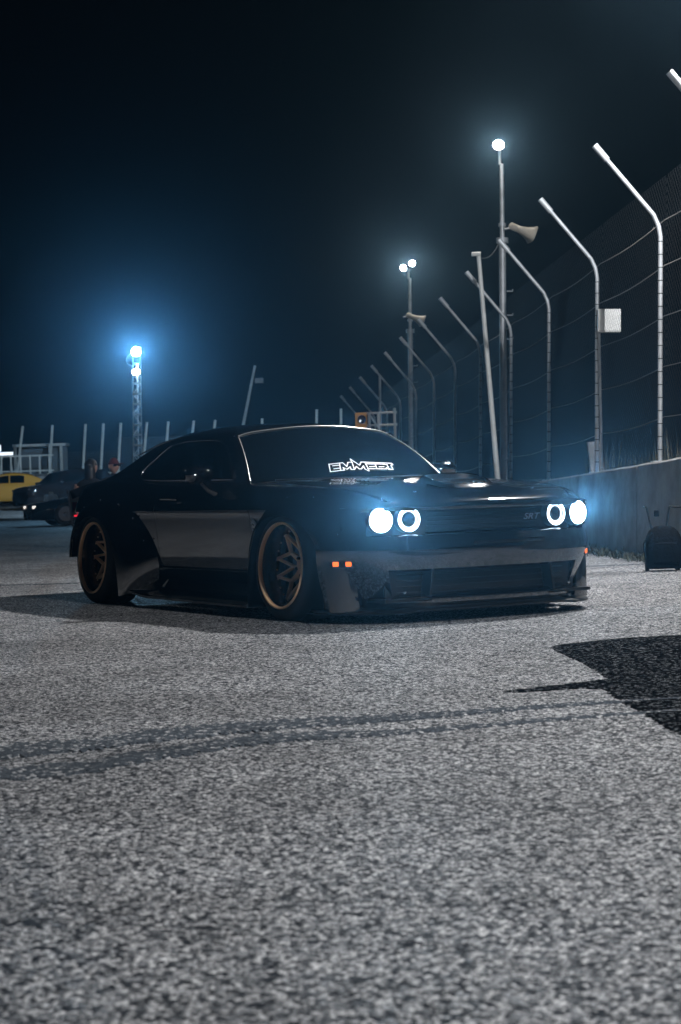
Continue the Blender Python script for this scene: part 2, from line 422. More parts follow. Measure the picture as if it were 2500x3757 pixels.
def body():
    b = MB()
    DF, DR = -0.50, -1.93         # door edges
    g = 0.003
    def side(x0, x1, arch=None):
        X = xr(x0, x1, 0.035)
        G = [lower(x) for x in X]
        b.grid(G, (lambda i, j: in_arch(X[i], G[i][j][2], arch)) if arch is not None else None)
    def up(x0, x1, j0=0, j1=25):
        X = xr(x0, x1, 0.04)
        b.grid([upper(x)[j0:j1 + 1] for x in X])
    up(0.88, DF - g, 14)                      # front wing
    up(DF + g, -0.67, 14, 18)
    side(0.60, DF + g, 0.0)
    up(-0.64, DR - g, 0, 17)                   # under the glass
    up(DR - g, -4.02, 0); side(DR - g, -4.02, -2.95)
    up(DF - g, DR - g, 17, 18)
    # tail panel
    tail = upper(-4.02) + lower(-4.02)[1:]
    b.grid([tail, [(p[0] - 0.035, p[1] * 0.97, 0.42 + (p[2] - 0.42) * 0.96) for p in tail], [(p[0] - 0.03, p[1] * 0.6, 0.46 + (p[2] - 0.46) * 0.85) for p in tail], [(p[0] - 0.03, 0, 0.6) for p in tail]])
    b.mirror()
    o = b.build('body', PAINT, CAR, sharp=38)
    # doors
    for s in (-1, 1):
        d = MB()
        d.grid([upper(x)[18:] for x in xr(DF - g, DR + g)])
        d.grid([lower(x)[:] for x in xr(DF - g, DR + g)])
        if s < 0: d.v = [(x, -y, z) for x, y, z in d.v]; d.f = [tuple(reversed(q)) for q in d.f]
        door = d.build('door', PAINT, CAR, sharp=38)
        hb = MB()
        xh = -1.68
        hb.tube([(xh + 0.11, s * (W(xh) - 0.012), 0.765), (xh + 0.08, s * (W(xh) + 0.018), 0.768), (xh - 0.08, s * (W(xh) + 0.018), 0.770), (xh - 0.11, s * (W(xh) - 0.012), 0.770)], 0.011, 8)
        hb.build('door_handle', PAINT, door)
    # hood
    h = MB()
    LIPZ = lambda p: min(p[2] - 0.03, 0.662)
    def hz(x, y):
        # raised middle of the hood
        return 0.018 * (1 - sstep(0.30, 0.42, abs(y))) * sstep(0.80, 0.5, x)
    X = xr(0.88, -0.545, 0.03)
    G = []
    for x in X:
        row = upper(x)[:14]
        row = [(p[0], p[1], p[2] + hz(x, p[1])) for p in row]
        G.append(row)
    lip = [[(p[0] + 0.006, p[1], p[2] - 0.014) for p in G[0]], [(p[0], p[1], LIPZ(p)) for p in G[0]], [(p[0] - 0.09, p[1], LIPZ(p) + 0.004) for p in G[0]]]
    h.grid(lip[::-1] + G)
    h.mirror()
    hood = h.build('hood', PAINT, CAR, sharp=40)
    cp = MB().grid([[(p[0], p[1], p[2] + hz(x, p[1]) - 0.003) for p in upper(x)[:14]] for x in xr(-0.55, -0.70, 0.03)]).mirror()
    cp.build('cowl_panel', mat('cowl_plastic', (0.006, 0.006, 0.007), 0.7, spec=0.2), CAR)
    # lip under the wings' front edge
    w = MB(); G0 = upper(0.88)[13:]
    w.grid([[(p[0] - 0.09, p[1], LIPZ(p) + 0.004) for p in G0], [(p[0], p[1], LIPZ(p)) for p in G0], [(p[0] + 0.006, p[1], p[2] - 0.014) for p in G0], G0])
    for s in (-1, 1):
        ww = MB(); ww.v = [(x, s * y, z) for x, y, z in w.v]; ww.f = [q if s > 0 else tuple(reversed(q)) for q in w.f]
        ww.build('wing_edge', PAINT, CAR)
    # hood scoop: low oval intake with a rim and a dark mouth
    sc = MB(); nn = 40
    def ring(a, bb, z, dx=0.0):
        out = []
        for k in range(nn):
            t = 2 * math.pi * k / nn
            cx = math.copysign(abs(math.cos(t))**0.6, math.cos(t)); sy = math.copysign(abs(math.sin(t))**0.7, math.sin(t))
            x = 0.50 + dx + bb * cx; y = a * sy
            out.append((x, y, ZC(x) + hz(x, y) + z * (1.0 - 0.45 * cx)))
        return out + [out[0]]
    def rg(a, bb, z, dx=0): return ring(a, bb, z, dx)
    sc.grid([rg(0.235, 0.17, -0.002), rg(0.215, 0.145, 0.024), rg(0.20, 0.13, 0.033), rg(0.188, 0.118, 0.030)])
    scoop = sc.build('hood_scoop', PAINT, CAR)
    md = MB(); md.grid([rg(0.188, 0.118, 0.030), rg(0.18, 0.11, -0.004), [(0.5, 0, ZC(0.5) + 0.012)] * (nn + 1)])
    md.build('scoop_mouth', MESHBLK, scoop)
    for k in range(3):
        bar = MB().tube([(0.43 + 0.06 * k, y, ZC(0.43 + 0.06 * k) + 0.030) for y in (-0.17, 0, 0.17)], 0.004, 6)
        bar.build('scoop_bar', PLASTIC, scoop)
    for s in (-1, 1):   # heat extractor vents
        v = MB()
        for k in range(4):
            x = 0.18 - 0.05 * k
            v.box((x, s * 0.36, ZC(x) + 0.010), (0.022, 0.15, 0.008), Matrix.Rotation(R(18), 3, 'Y'))
        v.build('hood_vent', PLASTIC, hood, smooth=False)
    for s in (-1, 1):   # washer nozzles and hood pins catch the light
        MB().lathe([(0.0, 0.012), (0.006, 0.012), (0.010, 0.005), (0.010, 0.0)], 12, 'z', (0.70, s * 0.43, ZC(0.70) - 0.004)).build('hood_pin', CHROME, hood)
    # underside so that nothing shines through
    MB().box((-1.2, 0, 0.135), (4.1, 1.5, 0.02)).build('underbody', PLASTIC, CAR, smooth=False)
    for wx in (0.0, -2.95):
        for s in (-1, 1):
            l = MB()
            G = []
            for k in range(17):
                t = math.pi * k / 16
                x = wx + 0.08 + 0.50 * math.cos(t); z = 0.22 + 0.48 * math.sin(t)
                G.append([(x, s * y, z) for y in (0.93, 0.75, 0.55)])
            l.grid(G)
            l.grid([[(wx + 0.08 + q * 0.5, s * 0.55, z) for z in (0.1, 0.4, 0.72)] for q in (-1, 0, 1)])
            l.build('wheel_liner', PLASTIC, CAR)
body()

# ---- greenhouse
ZR = curve([-1.26, -1.5, -1.9, -2.3, -2.6, -2.9, -3.15, -3.45], [1.238, 1.275, 1.292, 1.282, 1.235, 1.145, 1.045, 0.935])
ZL = curve([-1.26, -1.6, -2.0, -2.34, -2.67, -2.94, -3.25, -3.45], [1.180, 1.203, 1.208, 1.188, 1.118, 1.025, 0.925, 0.885])
def ys_(z):
    return 0.825 - 0.66 * (z - 0.885) - 0.18 * (z - 0.885) * (z - 1.2)
def gh(x, n=40):
    zr, zl = ZR(x), ZL(x)
    tap = 0.05 * sstep(-2.4, -3.4, x)
    yl = ys_(zl) - tap
    zb = ZS(x) - 0.01
    P = [(0, zr), (0.22, zr - 0.006), (0.40, zr - 0.022), (yl - 0.075, zl + 0.026), (yl - 0.012, zl - 0.004)]
    zz = [zl - 0.06, zl - 0.5 * (zl - zb), zb + 0.02, zb - 0.02]
    if zl - zb < 0.12: zz = [zl - 0.25 * (zl - zb) - 0.01, zl - 0.5 * (zl - zb) - 0.012, zb - 0.01, zb - 0.03]
    P += [(ys_(z) - tap * max(0, min(1, (z - zb) / 0.2)), z) for z in zz]
    k = sstep(-2.0, -1.26, x)
    return [(x + 0.075 * k * max(0, 1 - (p[0] / 0.58)**2), p[0], p[1]) for p in crom(P, n)]
WSB = lambda y: (-0.655 - 0.19 * (y / 0.74)**2 * 0.8, 0.868 - 0.0 * y)      # base of the windscreen (x, z)
def ws(y01, t):
    """windscreen surface: y01 in -1..1, t 0 base .. 1 top"""
    yb = 0.755 * y01; yt = 0.600 * y01
    xb = -0.64 - 0.16 * y01 * y01; xt = -1.26 + 0.075 * max(0, 1 - (yt / 0.58)**2)
    zb = 0.866; zt = ZR(-1.26) - 0.006 * (yt / 0.22)**2 if abs(yt) < 0.22 else np.interp(abs(yt), [0.22, 0.40, 0.53, 0.60], [ZR(-1.26) - 0.006, ZR(-1.26) - 0.022, 1.201, 1.178])
    x = xb + (xt - xb) * t; y = yb + (yt - yb) * t; z = zb + (zt - zb) * t
    bow = 0.020 * math.sin(math.pi * t)
    return (x + bow * 0.5, y, z + bow)
def greenhouse():
    b = MB()
    b.grid([gh(x) for x in xr(-1.26, -3.45, 0.04)])
    # front pillars: between windscreen edge and side glass
    def yside(x, z): return ys_(z)
    G = []
    for k in range(15):
        t = k / 14
        a = ws(1.0, t); a2 = ws(0.965, t)
        z = a[2]
        p2 = (a[0] - 0.035, ys_(z) - 0.012 * (1 - t), z)
        p3 = (a[0] - 0.13 - 0.01 * t, ys_(z) - 0.002, z - 0.004)
        G.append([(a2[0] - 0.002, a2[1], a2[2] + 0.004), (a[0] - 0.004, a[1] + 0.004, a[2] + 0.006), (a[0] - 0.018, (a[1] + ys_(z)) / 2 + 0.006, z + 0.004), p2, p3])
    b.grid(G[::-1])
    # side wall behind the door glass up to the front pillar
    G = []
    for x in xr(-0.84, -1.30, 0.03):
        t = min(1, max(0, (x + 0.80) / (-1.26 + 0.80)))
        zt = min(0.866 + (1.18 - 0.866) * t, 1.18)
        zb = ZS(x) - 0.03
        G.append([(x - 0.05, ys_(zb + (zt - zb) * q) - 0.004, zb + (zt - zb) * q) for q in (1, 0.75, 0.5, 0.25, 0)])
    b.grid(G)
    b.mirror()
    b.build('roof_shell', PAINT, CAR, sharp=45)
    # windscreen
    G = [[ws(-1 + 2 * i / 24, t / 12) for t in range(13)] for i in range(25)]
    wsc = MB().grid(G[::-1]).build('windshield', GLASS, CAR)
    edge = [ws(-1, t / 14) for t in range(15)] + [ws(-1 + 2 * i / 24, 1) for i in range(1, 24)] + [ws(1, 1 - t / 14) for t in range(15)]
    edge = [(x - 0.002, y, z + 0.006) for x, y, z in edge]
    MB().tube(edge, 0.0045, 8).build('windshield_trim', mat('trim_bright', (0.6, 0.58, 0.55), 0.25, metal=0.7), wsc)
    # cowl
    MB().grid([[(ws(-1 + i / 12, 0)[0] + dx, ws(-1 + i / 12, 0)[1] * 0.98, 0.866 + dz) for i in range(25)] for dx, dz in ((-0.01, 0.002), (0.03, -0.012), (0.075, -0.03))]).build('cowl', PLASTIC, CAR)
    for y0, y1 in ((-0.62, -0.02), (-0.02, 0.55)):   # wipers
        pts = [(ws(y / 0.755, 0.0)[0] + 0.045, y, 0.872 + 0.004 * (y - y0)) for y in np.linspace(y0, y1, 8)]
        MB().tube(pts, 0.007, 6).build('wiper', PLASTIC, CAR)
    # side glass
    dlo = [(-0.90, 0.885), (-1.05, 0.985), (-1.20, 1.075), (-1.33, 1.135), (-1.45, 1.160), (-1.58, 1.170), (-1.80, 1.176), (-2.00, 1.174), (-2.16, 1.162), (-2.25, 1.140), (-2.36, 1.065), (-2.455, 0.995), (-2.475, 0.965), (-2.44, 0.935), (-2.36, 0.912), (-2.0, 0.900), (-1.5, 0.893)]
    def pane(poly, s, name):
        # triangulated fan with rings for curvature
        cx = sum(p[0] for p in poly) / len(poly); cz = sum(p[1] for p in poly) / len(poly)
        b = MB(); rings = []
        for q in (1, 0.7, 0.4, 0.02):
            rings.append([(cx + (x - cx) * q, s * (ys_(cz + (z - cz) * q) + 0.006), cz + (z - cz) * q) for x, z in poly] )
        rings = [r_ + [r_[0]] for r_ in rings]
        if s > 0: rings = [r_[::-1] for r_ in rings]
        b.grid(rings)
        return b.build(name, GLASS, CAR)
    for s in (-1, 1):
        cut = -1.93
        front = [p for p in dlo if p[0] >= cut]
        i = 7
        fr = dlo[:7] + [(cut + 0.004, 1.1755), (cut + 0.004, 0.899)] + dlo[16:]
        re = [(cut - 0.004, 1.1755)] + dlo[7:16] + [(cut - 0.004, 0.899)]
        fp = pane(fr, s, 'side_window'); pane(re, s, 'quarter_window')
        pts = [(x, s * (ys_(z) + 0.008), z) for x, z in crom(dlo + [dlo[0]], 90)]
        MB().tube(pts, 0.0065, 6).build('window_trim', PLASTIC if s > 0 else mat('dark_chrome', (0.30, 0.31, 0.33), 0.2, metal=1.0), fp)
        # drip rail
        pts = []
        for x in xr(-1.27, -2.75, 0.06):
            zl = ZL(x); pts.append((x, s * (ys_(zl) - 0.006), zl + 0.004))
        MB().tube(pts, 0.006, 6).build('drip_rail', PAINT, CAR)
    # rear window
    G = []
    for x in xr(-2.62, -3.22, 0.05):
        row = [p for p in gh(x) if p[1] < 0.50]
        row = gh(x)[:14]
        G.append([(p[0], -p[1], p[2] + 0.005) for p in row[::-1]] + [(p[0], p[1], p[2] + 0.005) for p in row[1:]])
    MB().grid(G).build('rear_window', GLASS, CAR)
    # deck spoiler
    sp = MB(); G = []
    for y in np.linspace(-0.80, 0.80, 21):
        x = warp(-3.92, y); zz = ZC(-3.92) - 0.02 + 0.0 - 0.10 * (abs(y) / 0.8)**3
        G.append([(x + 0.12, y, zz + 0.006), (x + 0.02, y, zz + 0.035), (x - 0.05, y, zz + 0.055), (x - 0.055, y, zz + 0.045), (x + 0.0, y, zz - 0.01)])
    sp.grid(G[::-1]); sp.build('spoiler', PAINT, CAR)
    # decal on the windscreen: outlined block lettering
    dec = MB()
    # strokes as (place across, place up) on the windscreen
    strokes = [
        [(-0.244, 0.231), (-0.093, 0.25), (-0.075, 0.187), (-0.035, 0.252), (0.01, 0.257), (0.016, 0.308), (0.07, 0.202), (0.112, 0.254), (0.461, 0.229), (0.462, 0.203), (0.434, 0.195), (0.416, 0.125), (0.369, 0.127), (0.39, 0.205), (0.354, 0.207)],
        [(-0.244, 0.231), (-0.27, 0.111), (-0.123, 0.13), (-0.119, 0.17), (-0.092, 0.141), (-0.043, 0.179), (-0.05, 0.136), (-0.016, 0.134), (0.027, 0.184), (0.038, 0.141), (0.061, 0.14), (0.105, 0.186), (0.099, 0.138), (0.126, 0.104), (0.136, 0.141), (0.349, 0.132), (0.352, 0.154)],
        [(-0.131, 0.239), (-0.161, 0.13)],
        [(-0.213, 0.202), (-0.149, 0.21)],
        [(-0.221, 0.153), (-0.163, 0.162)],
        [(0.01, 0.257), (-0.016, 0.134)],
        [(0.152, 0.246), (0.136, 0.137)],
        [(0.15, 0.221), (0.248, 0.219)],
        [(0.169, 0.172), (0.227, 0.175)],
        [(0.258, 0.236), (0.233, 0.139)],
        [(0.265, 0.216), (0.356, 0.211)],
        [(0.276, 0.168), (0.332, 0.169)],
        [(0.36, 0.232), (0.355, 0.207)]]
    q = 0
    for st in strokes:
        for a, c in zip(st, st[1:]):
            A, C = Vector(ws(*a)), Vector(ws(*c))
            nrm = (Vector(ws(a[0], a[1] + 0.05)) - A).cross(Vector(ws(a[0] + 0.05, a[1])) - A).normalized()
            if nrm.x < 0: nrm = -nrm
            d = (C - A).normalized(); sd = d.cross(nrm) * 0.0037
            off = nrm * (0.006 + 0.00003 * q); q += 1
            A = A - d * 0.004; C = C + d * 0.004
            dec.add([A - sd + off, C - sd + off, C + sd + off, A + sd + off], [(0, 1, 2, 3)])
    dec.build('lettering', WHITEV, wsc, smooth=False)
greenhouse()

# ---- front end
PX = curve([0, 0.3, 0.5, 0.62, 0.72, 0.80, 0.87, 0.93, 0.965, 0.985], [0.915, 0.905, 0.878, 0.845, 0.80, 0.745, 0.675, 0.60, 0.54, 0.46])
def front():
    # arc-length samples of the plan
    yy = []
    Y = np.concatenate([np.linspace(0, 0.7, 15), np.linspace(0.7, 0.985, 26)[1:]])
    half = [(PX(y), y) for y in Y]
    Z = [0.07, 0.11, 0.15, 0.185, 0.23, 0.28, 0.315, 0.335, 0.38, 0.43, 0.47, 0.495, 0.512, 0.518, 0.55, 0.60, 0.65, 0.684]
    inx = curve([0.07, 0.15, 0.315, 0.43, 0.512, 0.60, 0.684], [0.045, 0.035, 0.014, 0.0, 0.012, 0.022, 0.032])     # set back
    iny = curve([0.07, 0.15, 0.23, 0.315, 0.43, 0.60, 0.684], [0.085, 0.075, 0.045, 0.018, 0.0, 0.022, 0.045])       # corner undercut
    def pt(x, y, z):
        c = sstep(0.35, 0.9, y)
        return (x - inx(z) - 0.04 * c * (iny(z) / 0.085), y - iny(z) * c * 1.1, z)
    G = [[pt(x, y, z) for z in Z] for x, y in half]
    def skip(i, j):
        y = half[i][1] + 1e-6; z = Z[j] + 1e-6
        if 0.512 <= z and y < 0.795: return True
        if 0.15 <= z < 0.315 and y < 0.675: return True
        return False
    b = MB().grid(G, skip)
    # shelf under the lamps
    jz = Z.index(0.518) - 1
    sh = []
    for i, (x, y) in enumerate(half):
        if y > 0.86: break
        p = G[i][jz]
        sh.append([p, (p[0] - 0.012, p[1], p[2] + 0.007), (p[0] - 0.10, p[1] * 0.985, p[2] + 0.004)])
    b.grid(sh)
    # lower intake: walls going inwards
    j0, j1 = Z.index(0.15), Z.index(0.315)
    ii = [i for i, h_ in enumerate(half) if h_[1] < 0.7001]
    last = ii[-1]
    b.grid([[G[i][j1], (G[i][j1][0] - 0.02, G[i][j1][1], G[i][j1][2] - 0.012), (G[i][j1][0] - 0.16, G[i][j1][1], G[i][j1][2] - 0.014)] for i in ii])
    b.grid([[(G[i][j0][0] - 0.16, G[i][j0][1], G[i][j0][2] + 0.014), (G[i][j0][0] - 0.02, G[i][j0][1], G[i][j0][2] + 0.012), G[i][j0]] for i in ii])
    b.grid([[G[last][j], (G[last][j][0] - 0.03, G[last][j][1] - 0.02, G[last][j][2]), (G[last][j][0] - 0.15, G[last][j][1] - 0.03, G[last][j][2])] for j in range(j0, j1 + 1)])
    b.mirror()
    bump = b.build('front_bumper', PAINT, CAR, sharp=42)
    # intake mesh
    m = MB()
    m.box((0.74, 0, 0.23), (0.02, 1.38, 0.20))
    gp = m.build('intake_panel', MESHBLK, bump, smooth=False)
    for k in range(4):
        z = 0.175 + 0.035 * k
        pts = [(PX(abs(y)) - 0.10, y, z) for y in np.linspace(-0.66, 0.66, 15)]
        MB().tube(pts, 0.004, 6).build('intake_slat', PLASTIC, bump)
    for s in (-1, 1):
        MB().box((PX(0.45) - 0.06, s * 0.44, 0.232), (0.10, 0.018, 0.165), Matrix.Rotation(s * R(8), 3, 'X')).build('intake_strut', PLASTIC, bump, smooth=False, bevel=0.004)
        MB().lathe([(0, 0.011), (0.006, 0.010), (0.009, 0.0)], 12, 'x', (PX(0.60) - 0.028, s * 0.60, 0.182)).build('bolt', CHROME, bump)
        MB().lathe([(0, 0.009), (0.006, 0.008), (0.009, 0.0)], 12, 'x', (PX(0.52) - 0.026, s * 0.525, 0.445)).build('parking_sensor', PLASTIC, bump)
    MB().box((PX(0) - 0.002, 0.10, 0.462), (0.012, 0.52, 0.022)).build('plate_ledge', PAINT, bump, bevel=0.004)
    # grille band
    m = MB(); G2 = []
    for y in np.linspace(-0.82, 0.82, 41):
        x = PX(abs(y)) - 0.135 - 0.05 * sstep(0.6, 0.82, abs(y))
        G2.append([(x, y, z) for z in (0.50, 0.56, 0.62, 0.70)])
    m.grid(G2)
    gr = m.build('grille', MESHBLK, CAR)
    for k in range(5):
        z = 0.542 + 0.026 * k
        MB().tube([(PX(abs(y)) - 0.118, y, z) for y in np.linspace(-0.40, 0.40, 15)], 0.0045, 6).build('grille_bar', MESHBLK, gr)
    MB().tube([(PX(abs(y)) - 0.085, y, 0.524) for y in np.linspace(-0.43, 0.43, 21)], 0.006, 8).build('grille_surround', PAINT, gr)
    # emblem text
    cu = bpy.data.curves.new('emblem', 'FONT'); cu.body = 'SRT'; cu.size = 0.052; cu.extrude = 0.003; cu.shear = 0.35; cu.space_character = 1.05
    eo = bpy.data.objects.new('emblem', cu); COL.objects.link(eo)
    dg = bpy.context.evaluated_depsgraph_get()
    me = bpy.data.meshes.new_from_object(eo.evaluated_get(dg))
    bpy.data.objects.remove(eo)
    em = bpy.data.objects.new('emblem', me); COL.objects.link(em); em.parent = gr
    me.materials.clear(); me.materials.append(mat('emblem_grey', (0.30, 0.31, 0.33), 0.3, metal=0.8))
    em.matrix_local = Matrix.Translation((PX(0.36) - 0.095, 0.285, 0.582)) @ Matrix(((0, 0, 1, 0), (1.25, 0, 0, 0), (0, 1, 0, 0), (0, 0, 0, 1)))
    # lamps
    for s in (-1, 1):
        for (y, kind) in ((0.722, 'o'), (0.538, 'i')):
            x = 0.785 if kind == 'o' else 0.805
            r_ = 0.071
            rot = Matrix.Translation((x, s * y, 0.609)) @ Matrix.Rotation(s * R(10 if kind == 'o' else 5), 4, 'Z')
            def put(bld, name, m_, par, **kw):
                bld.v = [tuple(rot @ Vector(p)) for p in bld.v]
                return bld.build(name, m_, par, **kw)
            hl = put(MB().lathe([(-0.06, 0.078), (-0.004, 0.078), (0.0, 0.075), (-0.004, 0.072), (-0.03, 0.069), (-0.045, 0.02), (-0.045, 0.0)], 40, 'x'), 'headlight', PLASTIC, CAR)
            put(MB().lathe([(-0.006, 0.0715), (0.000, 0.069), (0.0, 0.066), (-0.006, 0.0635)], 40, 'x', closed=True), 'halo_ring', HALO, hl)
            if kind == 'o':
                put(MB().lathe([(-0.014, 0.061), (-0.004, 0.050), (0.002, 0.03), (0.004, 0.0)], 32, 'x'), 'beam_lens', BEAM, hl)
            else:
                put(MB().lathe([(-0.012, 0.057), (-0.006, 0.052), (-0.012, 0.046)], 40, 'x'), 'inner_halo', mat('inner_halo_light', (0.8, 0.8, 0.8), 0.3, emit=(0.72, 0.88, 1.0), estr=2.2), hl)
                put(MB().lathe([(-0.02, 0.040), (-0.006, 0.036), (0.0, 0.02), (0.003, 0.0)], 32, 'x'), 'projector_lens', GLASS, hl)
    for s in (-1, 1):   # the lit outer lamps throw their own beam
        ld = bpy.data.lights.new('beam', 'SPOT'); ld.energy = 520; ld.color = (0.42, 0.74, 1.0); ld.spot_size = R(80); ld.spot_blend = 0.5; ld.shadow_soft_size = 0.05
        lo = bpy.data.objects.new('beam', ld); COL.objects.link(lo); lo.parent = CAR
        dirv = Vector((math.cos(R(32)) * math.cos(R(22)), -math.cos(R(32)) * math.sin(R(22)), math.sin(R(32))))
        lo.matrix_local = Matrix.Translation((0.84, s * 0.722, 0.609)) @ dirv.to_track_quat('-Z', 'Y').to_matrix().to_4x4()
    # splitter
    sp = MB(); G = []
    Yp = np.linspace(-0.985, 0.985, 61)
    for y in Yp:
        a = abs(y)
        yo = y * (1.0 if a < 0.8 else 1.0)
        x = PX(a) - 0.005 - 0.03 * sstep(0.7, 0.985, a)
        dz = 0.012 * sstep(0.60, 0.56, a); ex = 0.055 - 0.045 * sstep(0.6, 0.95, a)
        top = 0.098 - 0.02 * sstep(0.5, 0.7, a)
        G.append([(x - 0.12, yo * 0.97, top), (x + ex - 0.02, yo, top - 0.008), (x + ex, yo, top - 0.018), (x + ex - 0.003, yo, 0.062 + dz * 0.6), (x + ex - 0.035, yo, 0.055 + dz), (x - 0.2, yo * 0.95, 0.055 + dz)])
    sp.grid(G[::-1])
    sp.build('splitter', PLASTIC, CAR, sharp=30)
    MB().tube([(PX(abs(y)) - 0.018, y, 0.142) for y in np.linspace(-0.68, 0.68, 31)], 0.006, 8).build('lower_lip_trim', PAINT, CAR)
front()

# ---- wide arches, skirts, mirrors, markers
def flares():
    for wx, front_ in ((0.0, True), (-2.95, False)):
        inner = [(-0.37, 0.07), (-0.365, 0.25), (-0.34, 0.40), (-0.28, 0.525), (-0.16, 0.61), (0.03, 0.648), (0.22, 0.628), (0.35, 0.568), (0.44, 0.470), (0.49, 0.35), (0.525, 0.20), (0.545, 0.07)]
        if front_:
            outer = [(-0.40, 0.07), (-0.405, 0.25), (-0.40, 0.42), (-0.36, 0.56), (-0.24, 0.675), (0.0, 0.765), (0.28, 0.782), (0.47, 0.745), (0.57, 0.660), (0.615, 0.52), (0.63, 0.30), (0.63, 0.07)]
        else:
            outer = [(-0.60, 0.20), (-0.58, 0.35), (-0.52, 0.50), (-0.40, 0.64), (-0.20, 0.745), (0.10, 0.790), (0.38, 0.770), (0.62, 0.715), (0.80, 0.60), (0.94, 0.46), (1.00, 0.30), (0.92, 0.13)]
        if not front_:
            inner = [(-0.372, 0.34), (-0.362, 0.40), (-0.335, 0.47)] + inner[3:]
            outer = [(-0.46, 0.36), (-0.475, 0.42), (-0.47, 0.50)] + outer[3:]
        n = 46
        I, O = crom(inner, n), crom(outer, n)
        yo = 1.01 if front_ else 1.04
        for s in (-1, 1):
            G = []
            for k in range(n):
                i_, o_ = I[k], O[k]
                yo = (1.022 - 0.45 * max(0, i_[0] - 0.15)**2) if front_ else 1.04
                def wb(x, z):
                    w = W(wx + x)
                    if z > ZK: return w - 0.03 * ((z - ZK) / 0.1)
                    return w - 0.02 - 0.05 * max(0, (0.55 - z) / 0.4)
                row = []
                xi = wx + i_[0]; xo = wx + o_[0]
                row.append((xi, s * (yo - 0.13), i_[1] + 0.0))
                row.append((xi, s * (yo - 0.012), i_[1]))
                row.append((xi + 0.03 * (xo - xi), s * yo, i_[1] + 0.03 * (o_[1] - i_[1])))
                b0 = min(wb(o_[0], o_[1]), yo - 0.02)
                for q in (0.15, 0.35, 0.55, 0.75, 0.93):
                    prof = yo + (b0 + 0.012 - yo) * (q**1.8)
                    row.append((xi + q * (xo - xi), s * prof, i_[1] + q * (o_[1] - i_[1])))
                row.append((xo, s * (b0 + 0.010), o_[1]))
                row.append((xo, s * (b0 - 0.03), o_[1]))
                G.append(row)
            if s < 0: G = G[::-1]
            fl = MB().grid(G).build('fender_flare', PAINT, CAR, sharp=40)
            for k in range(6, n - 4, 5):          # exposed fixing bolts along the flare edge
                if O[k][1] < 0.45: continue
                i_, o_ = I[k], O[k]
                q = 0.90
                x = wx + i_[0] + q * (o_[0] - i_[0]); z = i_[1] + q * (o_[1] - i_[1])
                y = yo + (W(wx + o_[0]) - 0.005 - yo) * q**1.8
                MB().lathe([(0, 0.008), (s * 0.004, 0.008), (s * 0.007, 0.0)], 8, 'y', (x, s * y, z)).build('flare_bolt', CHROME, fl)
    for s in (-1, 1):
        # side skirt: hollow above, blade below
        G = []
        for x in xr(-0.39, -2.46, 0.06):
            w = W(x); k = sstep(-1.9, -2.42, x)
            y0 = w - 0.055
            zb = 0.066 + 0.006 * (-x - 0.4) + 0.03 * k
            ky = k * (0.995 - y0)
            G.append([(x, s * (y0 + 0.012 + 0.5 * ky), 0.285), (x, s * (y0 - 0.002), 0.255), (x, s * (y0 - 0.045 * (1 - k) + 0.7 * ky), 0.20), (x, s * (y0 - 0.04 * (1 - k) + 0.9 * ky), zb + 0.055), (x, s * (y0 + 0.9 * ky), zb + 0.032),
                      (x, s * (1.015 - 0.02 * k), zb + 0.026), (x, s * (1.03 - 0.02 * k), zb + 0.016), (x, s * (1.028 - 0.02 * k), zb), (x, s * 0.90, zb - 0.004)])
        if s < 0: G = G[::-1]
        sk = MB().grid(G[::-1]).build('side_skirt', PAINT, CAR, sharp=40)
        # mirror
        mb = MB(); G = []
        for k in range(17):
            t = k / 16
            y = 0.885 + 0.185 * t
            hh = 0.060 * (1 - (2 * t - 1)**4 * 0.55) * (1.0 if 0 < k < 16 else 0.05)
            dd = 0.075 * (1 - (2 * t - 1)**4 * 0.4) * (1.0 if 0 < k < 16 else 0.05)
            ring = []
            for j in range(16):
                a = 2 * math.pi * j / 16
                ca, sa = math.cos(a), math.sin(a)
                ring.append((-1.13 + dd * (ca if ca > 0 else ca * 0.45), s * y, 0.918 + 0.006 * t + hh * math.copysign(abs(sa)**0.75, sa)))
            G.append(ring + [ring[0]])
        mb.grid(G if s > 0 else G[::-1])
        mi = mb.build('mirror', PAINT, CAR)
        MB().tube([(-1.02, s * 0.885, 0.80), (-1.05, s * 0.93, 0.825), (-1.10, s * 0.955, 0.875)], [0.034, 0.028, 0.026], 10).build('mirror_arm', PAINT, mi)
        MB().box((-1.165, s * 0.978, 0.92), (0.004, 0.15, 0.085)).build('mirror_glass', CHROME, mi, bevel=0.001)
        # side marker lamp, two amber elements in a black bezel
        bx = 0.586; mrot = Matrix.Rotation(-s * R(42), 3, 'Z')
        mk = MB().box((bx + 0.025, s * 0.889, 0.358), (0.13, 0.03, 0.042), mrot).build('marker_lamp', PLASTIC, CAR, bevel=0.004)
        for dx in (-0.040, 0.040):
            c = Vector((bx + 0.025, s * 0.889, 0.358)) + mrot @ Vector((dx, s * 0.013, 0))
            MB().box(c, (0.036, 0.012, 0.028), mrot).build('amber_lens', AMBER, mk, bevel=0.003)
        MB().box((-3.55, s * (W(-3.55) - 0.022), 0.655), (0.030, 0.016, 0.014)).build('rear_marker', REDL, CAR, bevel=0.003)
        # cat-head badge on the front wing
        yb = W(-0.43) - 0.010
        out = [(-0.035, 0.055), (-0.012, 0.062), (0.015, 0.045), (0.030, 0.035), (0.040, 0.018), (0.034, 0.0), (0.040, -0.012), (0.026, -0.030), (0.022, -0.055), (0.008, -0.068), (-0.002, -0.052), (0.004, -0.034), (-0.012, -0.018), (-0.022, 0.0), (-0.016, 0.018), (-0.034, 0.030), (-0.026, 0.040)]
        bd = MB(); nn = len(out)
        sx = 0.75
